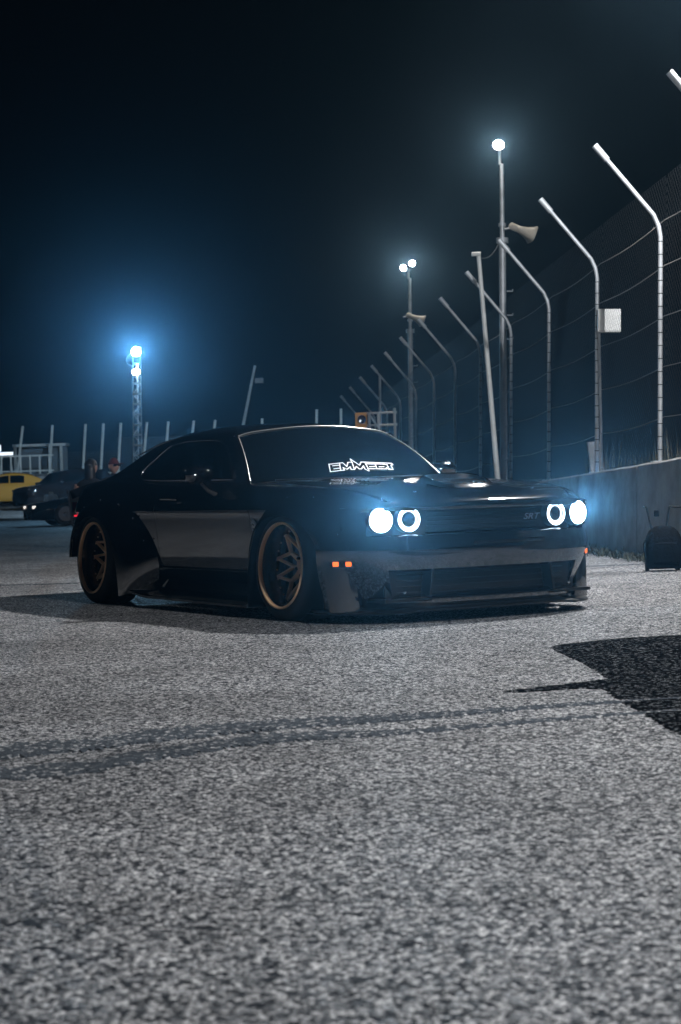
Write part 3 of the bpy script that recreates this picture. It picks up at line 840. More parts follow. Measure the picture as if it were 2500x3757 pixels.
        V = [(-0.43 + x * sx, s * (yb + 0.008 - 0.03 * max(0, -z)), 0.575 + z * 0.8) for x, z in out]
        V2 = [(p[0], p[1] - s * 0.012, p[2]) for p in V]
        F = [tuple(range(nn)) if s < 0 else tuple(range(nn - 1, -1, -1))] + [(i, nn + i, nn + (i + 1) % nn, (i + 1) % nn) for i in range(nn)]
        bdo = bd.add(V + V2, F).build('badge', SILVER, CAR, smooth=False)
        ey = MB()
        for (cx, cz) in ((-0.004, 0.024), (0.016, 0.018), (0.006, -0.012)):
            ey.box((-0.43 + cx * sx, s * (yb + 0.009), 0.575 + cz * 0.8), (0.010, 0.004, 0.006), Matrix.Rotation(R(25), 3, 'Y'))
        ey.build('badge_relief', PLASTIC, bdo, smooth=False)
    # tail lamp strip
    G = [[(warp(-4.02, y) - 0.045 - 0.0 * abs(y), y, z) for z in (0.68, 0.76)] for y in np.linspace(-0.74, 0.74, 15)]
    MB().grid(G).build('tail_light', mat('tail_red', (0.12, 0.004, 0.006), 0.15), CAR)
    for s in (-1, 1):
        MB().lathe([(0.0, 0.05), (-0.12, 0.052), (-0.125, 0.046), (-0.02, 0.044)], 20, 'x', (-3.80, s * 0.60, 0.36)).build('exhaust_tip', CHROME, CAR)
    MB().box((-3.72, 0, 0.36), (0.35, 1.35, 0.06)).build('rear_diffuser', PLASTIC, CAR, bevel=0.01)
flares()

# ---- wheels
def wheel_meshes():
    w = empty('wheel')
    Rt, Rr = 0.343, 0.265
    # outer face at y = 0, wheel goes inwards along +y (right-hand side of the car); tyre bulges a little past the rim
    tyre = [(0.004, Rr), (-0.004, Rr + 0.010), (-0.006, Rr + 0.028), (0.004, Rt - 0.030), (0.022, Rt - 0.010), (0.045, Rt - 0.002), (0.10, Rt), (0.20, Rt), (0.255, Rt - 0.002), (0.28, Rt - 0.012), (0.295, Rt - 0.03), (0.30, Rr)]
    ty = MB().lathe(tyre, 72, 'y').build('tyre', RUBBER, w, sharp=50)
    for k in range(3):
        yk = 0.085 + 0.06 * k
        MB().lathe([(yk, Rt + 0.0005), (yk + 0.008, Rt + 0.0005)], 48, 'y').build('tread_groove', MESHBLK, ty)
    lip = [(0.016, Rr - 0.011), (0.002, Rr - 0.011), (-0.007, Rr - 0.0105), (-0.0095, Rr - 0.008), (-0.010, Rr + 0.000), (-0.008, Rr + 0.004), (0.006, Rr + 0.005)]
    MB().lathe(lip, 96, 'y').build('rim_lip', GOLD, w, sharp=60)
    barrel = [(0.015, Rr - 0.0115), (0.05, Rr - 0.022), (0.11, Rr - 0.030), (0.20, Rr - 0.032), (0.29, Rr - 0.02)]
    ba = MB().lathe(barrel, 72, 'y').build('rim_barrel', BRONZE, w)
    for k in range(24):      # rim bolts round the dish
        a = 2 * math.pi * (k + 0.5) / 24
        c = ((Rr - 0.034) * math.sin(a), 0.112, (Rr - 0.034) * math.cos(a))
        MB().lathe([(0, 0.006), (-0.008, 0.006), (-0.010, 0.0)], 6, 'y', c).build('rim_bolt', GOLD, ba)
    # brake disc and caliper
    MB().lathe([(0.195, 0.08), (0.195, 0.185), (0.215, 0.185), (0.215, 0.08)], 48, 'y', closed=True).build('brake_disc', STEEL, w)
    G = [[((r_) * math.sin(a), y, r_ * math.cos(a)) for y, r_ in ((0.165, 0.12), (0.155, 0.13), (0.155, 0.20), (0.17, 0.205), (0.21, 0.205))] for a in np.linspace(R(60), R(120), 10)]
    MB().grid(G).build('brake_caliper', CALIPER, w)
    # hub, five arms that fork into a star
    hub = MB().lathe([(0.19, 0.085), (0.165, 0.082), (0.158, 0.070), (0.156, 0.045), (0.150, 0.040), (0.140, 0.036), (0.138, 0.0)], 40, 'y').build('hub', GOLD, w)
    for k in range(5):
        a = 2 * math.pi * (k + 0.5) / 5
        MB().lathe([(0.156, 0.010), (0.140, 0.010), (0.136, 0.006), (0.136, 0.0)], 6, 'y', (0.058 * math.sin(a), 0, 0.058 * math.cos(a))).build('wheel_nut', CALIPER, hub)
    def dep(r_):     # concave face
        return 0.158 - 0.055 * ((r_ - 0.07) / 0.17)**1.3 if r_ > 0.07 else 0.158
    def bar(b, p, q, w0, w1, th=0.024):
        p, q = np.array(p), np.array(q)
        d = (q - p) / np.linalg.norm(q - p); nrm = np.array([-d[1], d[0]])
        G = []
        for t in np.linspace(0, 1, 6):
            c = p + (q - p) * t; ww = w0 + (w1 - w0) * t
            y = dep(float(np.linalg.norm(c)))
            l, r_ = c + nrm * ww, c - nrm * ww
            G.append([(l[0], y + th, l[1]), (l[0], y + 0.005, l[1]), (c[0] + nrm[0] * ww * 0.6, y, c[1] + nrm[1] * ww * 0.6), (c[0] - nrm[0] * ww * 0.6, y, c[1] - nrm[1] * ww * 0.6), (r_[0], y + 0.005, r_[1]), (r_[0], y + th, r_[1])])
        b.grid(G)
    def pol(r_, a): return (r_ * math.sin(a), r_ * math.cos(a))
    for k in range(5):
        a = 2 * math.pi * k / 5 + R(14)
        b = MB()
        st = R(36)
        node = pol(0.150, a)
        bar(b, pol(0.06, a - R(10)), node, 0.012, 0.010)
        bar(b, pol(0.06, a + R(10)), node, 0.012, 0.010)
        for sg in (-1, 1):
            tip = pol(0.242, a + sg * st * 0.62)
            bar(b, node, tip, 0.010, 0.008)
            v_ = pol(0.108, a + sg * st)
            bar(b, v_, tip, 0.008, 0.008)
            bar(b, pol(0.07, a + sg * st), v_, 0.011, 0.009)
        b.build('spoke', GOLD, w, sharp=30)
    return w
W0 = wheel_meshes()
spots = [(0.0, -1, -0.978), (-2.95, -1, -1.000), (0.0, 1, -0.978), (-2.95, 1, -1.000)]
for k, (x, s, y) in enumerate(spots):
    w = W0 if k == 0 else copy_tree(W0, None)
    w.parent = CAR
    steer = R(2) if x == 0 else 0
    if s < 0:
        w.matrix_local = Matrix.Translation((x, y, 0.341)) @ Matrix.Rotation(steer, 4, 'Z') @ Matrix.Rotation(R(-3.5), 4, 'X') @ Matrix.Rotation(R(20 * k), 4, 'Y')
    else:
        w.matrix_local = Matrix.Translation((x, -y, 0.341)) @ Matrix.Rotation(steer, 4, 'Z') @ Matrix.Rotation(R(3.5), 4, 'X') @ Matrix.Rotation(math.pi, 4, 'Z') @ Matrix.Rotation(R(20 * k), 4, 'Y')

# ------------------------------------------------------------------ catch fence on the right
FX = lambda y: 3.19 - 0.0805 * (y - 18.3)            # foot of the fence line
FZ = lambda y: 0.965 - 0.0262 * (y - 18.3)           # top of the wall
SP = 2.86
LEAN = 0.0314                                       # true vertical against the banked ground
def fence():
    # concrete wall units
    ya = 18.3 + 0.45
    first = None
    for k in range(-2, 13):
        y0, y1 = ya + SP * (k - 1) + 0.012, ya + SP * k - 0.012
        b = MB(); rd = random.Random(k + 40)
        G = []
        tiltz = rd.uniform(-0.008, 0.008)
        for y in np.linspace(y0, y1, 9):
            x = FX(y); z = FZ(y) + rd.uniform(-0.004, 0.004) + tiltz
            G.append([(x - 0.16, y, -0.9), (x - 0.145, y, 0.25), (x - 0.12, y, z - 0.02), (x - 0.10, y, z), (x + 0.10, y, z), (x + 0.12, y, z - 0.02), (x + 0.16, y, -0.9)])
        b.grid(G)
        b.f.append(tuple(range(7))); b.f.append(tuple(range(len(b.v) - 1, len(b.v) - 8, -1)))
        o = b.build('concrete_wall_unit', CONC, sharp=25)
        tag(o, 'weathered grey concrete wall unit under the tall bent fence posts', 'wall', 'concrete wall units along the fence')
    # posts
    def post(y, ties, label):
        r0 = empty('fence_post', (FX(y), y, FZ(y)), rot=(0, LEAN, 0))
        tag(r0, label, 'fence post', 'bent posts of the catch fence')
        hb = 2.385
        path = [(0, 0, -0.02), (0, 0, 1.2), (0, 0, hb - 0.15), (-0.02, 0, hb - 0.04), (-0.07, 0, hb + 0.07), (-0.62, 0, hb + 0.715)]
        MB().tube(path, 0.023, 12).build('post', GALV, r0)
        MB().tube([(-0.53, 0, hb + 0.61), (-0.655, 0, hb + 0.757)], 0.034, 12).build('end_sleeve', GALV, r0)
        MB().box((0, 0, 0.006), (0.16, 0.16, 0.014)).build('base_plate', GALV, r0, smooth=False)
        if ties:
            zs = np.linspace(0.12, hb - 0.2, ties)
            me = None
            for z in zs:
                if me is None:
                    o = MB().lathe([(0.0, 0.0245), (0.010, 0.0245)], 10, 'z').build('wire_tie', DARKST, r0); me = o.data
                else:
                    o = bpy.data.objects.new('wire_tie', me); COL.objects.link(o); o.parent = r0
                o.location = (0, 0, z)
        return r0
    for k in range(-1, 12):
        y = 18.3 + SP * k
        if y + 0 > 52: break
        lab = 'tall galvanised fence post with bent top standing on the concrete wall'
        if k == 1: lab = 'tall bent fence post carrying the pale grey square box'
        p = post(y, 17 if k < 5 else 0, lab)
    # the white box on one post
    bx = empty('junction_box', (FX(18.3 + SP) + 0.045, 18.3 + SP - 0.06, 2.49))
    tag(bx, 'pale grey square box fixed to a bent fence post', 'box')
    MB().box((0.135, 0, 0.135), (0.265, 0.10, 0.265), Matrix.Rotation(R(1.8), 3, 'Y')).build('case', WHITEP, bx, bevel=0.008)
    MB().box((0.135, -0.053, 0.135), (0.235, 0.008, 0.235), Matrix.Rotation(R(1.8), 3, 'Y')).build('lid', WHITEP, bx, bevel=0.003)
    MB().tube([(0.02, 0.0, 0.0), (0.015, 0, -0.3), (0.005, 0.0, -1.55)], 0.016, 8).build('conduit', GALV, bx)
    # cables
    for k, h in enumerate((0.45, 0.95, 1.45, 1.95, 2.40)):
        pts = []
        for i in range(-1, 11):
            y0 = 18.3 + SP * i
            for t in np.linspace(0, 1, 7)[:-1]:
                y = y0 + SP * t
                pts.append((FX(y) + 0.04 + h * LEAN, y, FZ(y) + h - 0.035 * math.sin(math.pi * t)))
        o = MB().tube(pts, 0.0045, 6).build('fence_cable', CABLEM)
        tag(o, ['lowest sagging steel cable strung along the tall fence posts', 'second sagging steel cable from the wall up along the fence posts', 'middle sagging steel cable along the tall fence posts', 'fourth sagging steel cable from the wall up along the fence', 'topmost sagging steel cable just under the bends of the fence posts'][k], 'cable', 'cables of the catch fence')
    # chain link, one panel to each bay
    root = empty('chain_link_mesh', (FX(18.3) + 0.06, 18.3, FZ(18.3)))
    tag(root, 'fine dark chain link mesh hung behind the bent fence posts', 'fence')
    top, cell, wr = 2.85, 0.085, 0.0014
    for k in range(-1, 10):
        b = MB()
        y0 = 18.3 + SP * k; n = int((SP + top) / cell)
        def P3(u, h):
            y = y0 + u
            return Vector((FX(y) + 0.06 + h * LEAN - root.location.x, y - 18.3, FZ(y) + h - root.location.z))
        for q in range(n):
            c = q * cell - top
            for sg in (0, 1):
                u0, u1 = max(0, c), min(SP, c + top)
                if u1 - u0 < 0.02: continue
                h0, h1 = u0 - c, u1 - c
                if sg: h0, h1 = top - h0, top - h1
                b.tube([P3(u0, h0), P3(u1, h1)], wr, 3, cap=False)
        b.build('mesh_panel', mat('mesh_dark', (0.03, 0.032, 0.035), 0.6), root, smooth=False)
    # dry grass behind the wall
    g = MB(); rd = random.Random(5)
    for _ in range(900):
        y = rd.uniform(15, 23.5); x = FX(y) + rd.uniform(0.25, 1.1)
        h = rd.uniform(0.75, 1.2) * (1 if rd.random() < 0.85 else 1.2); a = rd.uniform(0, 6.28); l = rd.uniform(0.05, 0.3)
        wv = 0.006
        p0 = Vector((x, y, 0)); p1 = p0 + Vector((math.cos(a) * l * 0.4, math.sin(a) * l * 0.4, h * 0.6)); p2 = p0 + Vector((math.cos(a) * l, math.sin(a) * l, h))
        sd = Vector((-math.sin(a), math.cos(a), 0)) * wv
        g.add([p0 - sd, p0 + sd, p1 + sd, p1 - sd, p2], [(0, 1, 2, 3), (3, 2, 4)])
    tag(g.build('grass', DRY, smooth=False), 'dry pale grass standing up behind the concrete wall', 'grass', kind='stuff')
    g = MB()
    for _ in range(2600):
        y = rd.uniform(14, 24); x = FX(y) - 0.16 - abs(rd.gauss(0, 0.10))
        h = rd.uniform(0.02, 0.09) * (1.3 if rd.random() < 0.2 else 0.8); a = rd.uniform(0, 6.28); l = rd.uniform(0.02, 0.10)
        p0 = Vector((x, y, 0)); p1 = p0 + Vector((math.cos(a) * l * 0.4, math.sin(a) * l * 0.4, h * 0.6)); p2 = p0 + Vector((math.cos(a) * l, math.sin(a) * l, h))
        sd = Vector((-math.sin(a), math.cos(a), 0)) * 0.006
        g.add([p0 - sd, p0 + sd, p1 + sd, p1 - sd, p2], [(0, 1, 2, 3), (3, 2, 4)])
    tag(g.build('weeds', WEED, smooth=False), 'dark low weeds growing along the foot of the concrete wall', 'weeds', kind='stuff')
    st = MB().box((3.26, 21.9 + 1.2, 0.62), (0.17, 0.12, 1.35), Matrix.Rotation(R(-5), 3, 'Y')).build('marker_stone', CONC, smooth=False, bevel=0.01)
    tag(st, 'short leaning concrete stub behind the wall', 'post')
fence()

# ------------------------------------------------------------------ light poles
def horn(loc, rz, label, group='horn loudspeakers on the light poles'):
    h = empty('horn_loudspeaker', loc, rot=(R(0), R(0), rz))
    tag(h, label, 'loudspeaker', group)
    # the driver at the back, a square flare at the front, pointing along +x and down
    rot = Matrix.Rotation(R(22), 3, 'Y')
    b = MB(); G = []
    for x, a, c in ((0.0, 0.045, 0.045), (0.08, 0.05, 0.05), (0.16, 0.075, 0.065), (0.24, 0.125, 0.095), (0.29, 0.175, 0.125)):
        ring = []
        for j in range(24):
            t = 2 * math.pi * j / 24
            cc, ss = math.cos(t), math.sin(t)
            e = 1.0 if x < 0.1 else 0.55
            ring.append(rot @ Vector((x, a * math.copysign(abs(cc)**e, cc), c * math.copysign(abs(ss)**e, ss))))
        G.append(ring + [ring[0]])
    b.grid(G); b.build('flare', CREAM, h, solid=0.006)
    MB().tube([rot @ Vector((-0.10, 0, 0)), rot @ Vector((-0.085, 0, 0)), rot @ Vector((0.015, 0, 0))], [0.03, 0.055, 0.055], 14).build('driver', CREAM, h)
    MB().tube([(-0.17, 0, -0.02), (-0.06, 0, 0.0)], 0.014, 8).build('bracket', GALV, h)
    return h
def flood_head(parent, loc, rz, tilt, lens, size=(0.34, 0.26), name='floodlight'):
    """a rectangular floodlight looking along its own -Y, tipped down"""
    rot = Matrix.Rotation(rz, 3, 'Z') @ Matrix.Rotation(-tilt, 3, 'X')
    w, h = size
    P = lambda x, y, z: tuple(rot @ Vector((x, y, z)) + Vector(loc))
    n = 28; a, c = w / 2, h / 2
    def ring(k, y):
        o_ = [P(a * k * math.cos(2 * math.pi * j / n), y, c * k * math.sin(2 * math.pi * j / n)) for j in range(n)]
        return o_ + [o_[0]]
    f = MB().grid([ring(0.96, 0.0), ring(1.04, -0.03), ring(1.05, 0.0), ring(0.95, 0.05), ring(0.6, 0.12), ring(0.3, 0.15), ring(0.0, 0.15)])
    hd = f.build(name, LAMPH, parent)
    MB().grid([ring(0.0, -0.006), ring(0.5, -0.006), ring(0.95, -0.003)]).build('lens', lens, hd)
    return hd
def light_pole(y, dx, ztop, label, heads, steps=True, z0=0.0):
    x = FX(y) + dx
    p = empty('light_pole', (x, y, z0), rot=(0, LEAN * 0.75, 0))
    tag(p, label, 'light pole', 'floodlight poles along the fence')
    zc = ztop - 1.42
    MB().tube([(0, 0, -0.2), (0, 0, zc - z0)], 0.052, 16).build('lower_pole', GALV, p)
    MB().tube([(0, 0, zc - z0 - 0.02), (0, 0, ztop - z0 - 0.26)], [0.036, 0.031], 14).build('upper_pole', GALV, p)
    MB().lathe([(zc - z0 - 0.03, 0.070), (zc - z0 - 0.03, 0.09), (zc - z0 + 0.05, 0.09), (zc - z0 + 0.05, 0.045)], 16, 'z').build('collar', GALV, p)
    MB().lathe([(zc - z0 + 0.22, 0.046), (zc - z0 + 0.22, 0.058), (zc - z0 + 0.27, 0.058), (zc - z0 + 0.27, 0.044)], 14, 'z').build('clamp', GALV, p)
    MB().tube([(-0.03, 0, ztop - z0 - 0.27), (-0.03, 0, ztop - z0 - 0.05)], 0.022, 8).build('lamp_neck', GALV, p)
    if steps:
        for k in range(3):
            z = zc - z0 - 0.75 - 0.36 * k
            MB().tube([(0.06, 0, z), (0.15, 0, z), (0.15, 0, z + 0.03)], 0.011, 6).build('step_peg', GALV, p)
    for (hx, hz, rz, tl, ln, sz) in heads:
        flood_head(p, (hx, -0.06, ztop - z0 + hz), rz, tl, ln, sz)
    return p
# near pole of the row: stands just past the frame, it lights the tarmac and throws the car's shadow
light_pole(15.2, 0.12, 6.14, 'tall floodlight pole beside the fence next to the trolley bag', [(-0.12, 0.0, R(-50), R(-55), FLOODK, (0.34, 0.26)), (0.12, 0.0, R(170), R(-25), FLOODR, (0.40, 0.28))], z0=0.0)
light_pole(2.7, 0.12, 6.45, 'tall floodlight pole beside the fence away from the trolley bag', [(-0.12, 0.0, R(-112), R(-34), FLOODR, (0.30, 0.24)), (0.12, 0.0, R(190), R(-40), FLOODR, (0.26, 0.22))], z0=0.0)
light_pole(27.7, 0.02, 5.86, 'tall floodlight pole with horn loudspeaker beside a slim leaning pole', [(-0.05, 0.02, R(-18), R(-30), FLOODM, (0.16, 0.14))])
light_pole(40.2, 0.12, 5.60, 'distant floodlight pole with twin lamps and a horn loudspeaker', [(-0.14, -0.04, R(-12), R(-25), FLOODM, (0.12, 0.12)), (0.05, 0.06, R(-8), R(-25), FLOODM, (0.12, 0.12))])
horn((2.75, 27.60, 4.62), R(12), 'cream horn loudspeaker high on the floodlight pole by the slim leaning pole')
horn((1.66, 40.1, 4.50), R(12), 'cream horn loudspeaker on the distant floodlight pole with twin lamps')

lp = empty('slim_leaning_pole', (2.30, 26.5, 0))
tag(lp, 'slim pale pole leaning beside the floodlight pole, short tee on top', 'pole')
MB().tube([(0.03, 0, -0.1), (-0.20, 0, 4.08)], [0.042, 0.030], 12).build('shaft', WHITEP, lp)
MB().tube([(-0.30, 0, 4.11), (-0.17, 0, 4.11)], 0.03, 10).build('tee', WHITEP, lp)
ow = MB().tube([(2.12 + (2.54 - 2.12) * t, 26.5 + 1.2 * t, 4.05 + 0.42 * t - 0.10 * math.sin(math.pi * t)) for t in np.linspace(0, 1, 10)], 0.007, 6).build('overhead_wire', DARKST)
tag(ow, 'short dark wire slung from the slim leaning pole to the floodlight pole', 'wire')

# orange signal box on a white scaffold
sg = empty('signal_box', (0.46, 36.0, 1.98))
tag(sg, 'orange signal box with one dark round lens above the car roof', 'signal')
MB().box((0, 0, 0.145), (0.235, 0.20, 0.29)).build('case', ORANGE, sg, bevel=0.012)
MB().lathe([(-0.10, 0.0), (-0.106, 0.06), (-0.108, 0.075), (-0.10, 0.082)], 28, 'y', (0.01, 0, 0.155)).build('lens', mat('signal_lens', (0.03, 0.004, 0.004), 0.08), sg)
MB().lathe([(-0.10, 0.088), (-0.16, 0.092), (-0.16, 0.086), (-0.10, 0.082)], 28, 'y', (0.01, 0, 0.155)).build('hood_ring', ORANGE, sg)
sf = empty('scaffold_frame', (0.62, 36.1, 0))
tag(sf, 'white scaffold frame standing behind the car roof', 'scaffold')
for x in (0.0, 0.18, 0.50):
    MB().tube([(x, 0, 0), (x, 0, 2.28 if x < 0.4 else 2.35)], 0.026, 8).build('upright', WHITEP, sf)
for z in (1.2, 2.02, 2.26):
    MB().tube([(-0.05, 0.02, z), (0.55, 0.02, z)], 0.020, 8).build('rail', WHITEP, sf)
MB().tube([(0.0, -0.02, 2.24), (0.18, -0.02, 1.95)], 0.018, 8).build('brace', WHITEP, sf)
MB().tube([(0.18, 0.3, 0), (0.24, 0.3, 3.02)], 0.024, 8).build('mast', GALV, sf)

# ------------------------------------------------------------------ far end on the left
def far_side():
    wl = MB()
    G = []
    for x in np.linspace(-40, 1.2, 60):
        y = 88 + 0.0 * x; z = 1.93 + 0.004 * math.sin(x * 2.1)
        G.append([(x, y - 0.2, 0.4), (x, y - 0.15, z - 0.03), (x, y - 0.12, z), (x, y + 0.12, z), (x, y + 0.2, 0.4)])
    wl.grid(G[::-1])
    o = wl.build('concrete_wall', mat('concrete_pale', (0.42, 0.42, 0.42), 0.85, noise=(0.7, 0.25)), sharp=25)
    tag(o, 'long pale concrete wall behind the parked cars', 'wall')
    tops = [(-15.05, -15.40), (-13.63, -13.85), (-12.05, -12.25), (-11.19, -11.40), (-10.36, -10.56), (-9.11, -9.40), (-8.09, -8.35), (-6.87, -7.20), (-5.85, -6.15), (-3.60, -3.72), (-0.98, -1.10), (0.18, 0.10), (-16.6, -17.0)]
    for i, (xt, xb) in enumerate(tops):
        h = 4.23 - 1.93 + (0.35 if i in (10, 11) else 0)
        p = empty('barrier_post', (xb, 88, 1.93)); tag(p, 'straight white post leaning slightly, on the wall behind the parked cars', 'post', 'white posts on the far wall')
        MB().tube([(0, 0, -0.03), ((xt - xb), 0, h)], 0.062, 10).build('post', WHITEP, p)
        MB().lathe([(h, 0.066), (h + 0.02, 0.066), (h + 0.03, 0.0)], 10, 'z', (xt - xb, 0, 0)).build('cap', WHITEP, p)
        MB().box((0, 0, 0.01), (0.22, 0.2, 0.03)).build('base_plate', WHITEP, p, smooth=False)
    # wire panels between those posts
    root = empty('far_wire_mesh', (0, 88.1, 1.93)); tag(root, 'faint wire mesh between the white posts on the far wall', 'fence')
    for i in range(12):
        x0 = -17 + i * 1.6; hh = 1.0 if i < 4 else 1.65
        b = MB()
        for q in range(int(1.6 / 0.10)):
            b.tube([(x0 + 0.1 * q, 0, 0), (x0 + 0.1 * q + 0.05, 0, hh)], 0.004, 3, cap=False)
        for q in range(int(hh / 0.10) + 1):
            b.tube([(x0, 0, 0.1 * q), (x0 + 1.6, 0, 0.1 * q)], 0.004, 3, cap=False)
        b.build('mesh_panel', CABLEM, root, smooth=False)
    # mast of lamps: lattice
    m = empty('floodlight_mast', (-7.03, 64, 0.0)); tag(m, 'lattice mast with a dazzling blue-white floodlight and a smaller lamp below', 'light mast')
    H = 5.78
    for dx, dy in ((-0.16, 0), (0.16, 0), (0, 0.26)):
        MB().tube([(dx, dy, 0), (dx * 0.8 + 0.12, dy * 0.8, H)], 0.022, 8).build('leg', GALV, m)
    for k in range(15):
        z = 0.40 + 0.355 * k; c = 0.12 * z / H
        MB().box((c, -0.02, z), (0.34 - 0.006 * k, 0.03, 0.06)).build('rung', WHITEP, m, smooth=False)
        if k < 14:
            s = 1 if k % 2 else -1
            MB().tube([(c - 0.15 * s, 0, z), (c + 0.15 * s + 0.01, 0, z + 0.355)], 0.010, 6).build('brace', GALV, m)
    flood_head(m, (0.12, -0.15, H - 0.02), R(6), R(-6), FLOODB, (0.30, 0.30))
    flood_head(m, (0.0, 0.22, H - 0.25), R(155), R(-22), FLOODF, (0.60, 0.44))  # unseen rear head, added to light the far posts and wall
    flood_head(m, (0.10, -0.15, H - 0.72), R(6), R(-12), FLOODW, (0.27, 0.20))
    # far leaning pole with a box
    p = empty('far_leaning_pole', (-4.95, 88.2, 1.93)); tag(p, 'thin dark pole leaning over behind the car roof with a box near its top', 'pole')
    MB().tube([(-0.05, 0, 0), (1.08, 0, 4.88)], [0.09, 0.06], 10).build('shaft', GALV, p)
    MB().box((1.25, 0, 4.15), (0.42, 0.25, 0.25)).build('box', LAMPH, p, bevel=0.02)
    # white railings and a hut frame on the far left
    rl = empty('white_railing', (-17.2, 86.5, 1.93)); tag(rl, 'white railing with upright posts on the far wall beside the pale hut', 'railing')
    for k in range(9):
        MB().box((0.45 * k, 0, 0.45), (0.07, 0.06, 0.9)).build('upright', WHITEP, rl, smooth=False)
    for z in (0.15, 0.86):
        MB().box((1.8, 0.0, z), (4.0, 0.05, 0.06)).build('rail', WHITEP, rl, smooth=False)
    ht = empty('pale_hut', (-14.6, 90, 1.4)); tag(ht, 'pale boxy hut with an open front beyond the far wall', 'hut')
    for x in (-1.2, 0.5, 1.05): MB().box((x, 0, 1.0), (0.12, 0.12, 2.0)).build('upright', WHITEP, ht, smooth=False)
    MB().box((0, 0.5, 1.98), (2.6, 1.2, 0.12)).build('roof', WHITEP, ht, smooth=False)
    MB().box((0, 1.0, 1.0), (2.4, 0.06, 1.9)).build('back_wall', mat('hut_wall', (0.16, 0.18, 0.2), 0.8), ht, smooth=False)
    wl_ = empty('work_lamp', (-15.6, 86.0, 1.93)); tag(wl_, 'bright white work lamp bar on a short stand by the railing', 'lamp')
    MB().tube([(-0.25, 0, 0), (-0.1, 0, 0.95)], 0.03, 8).build('leg', WHITEP, wl_)
    MB().tube([(0.35, 0, 0), (0.25, 0, 0.95)], 0.03, 8).build('leg', WHITEP, wl_)
    MB().box((0.08, 0, 0.98), (0.62, 0.12, 0.14)).build('lamp_bar', mat('worklamp', (0.9, 0.9, 0.9), 0.4, emit=(0.8, 0.9, 1), estr=1.3), wl_, smooth=False)
    MB().box((-0.28, 0, 1.25), (0.22, 0.12, 0.30)).build('lamp_head', mat('worklamp', (1, 1, 1)), wl_, smooth=False)
far_side()

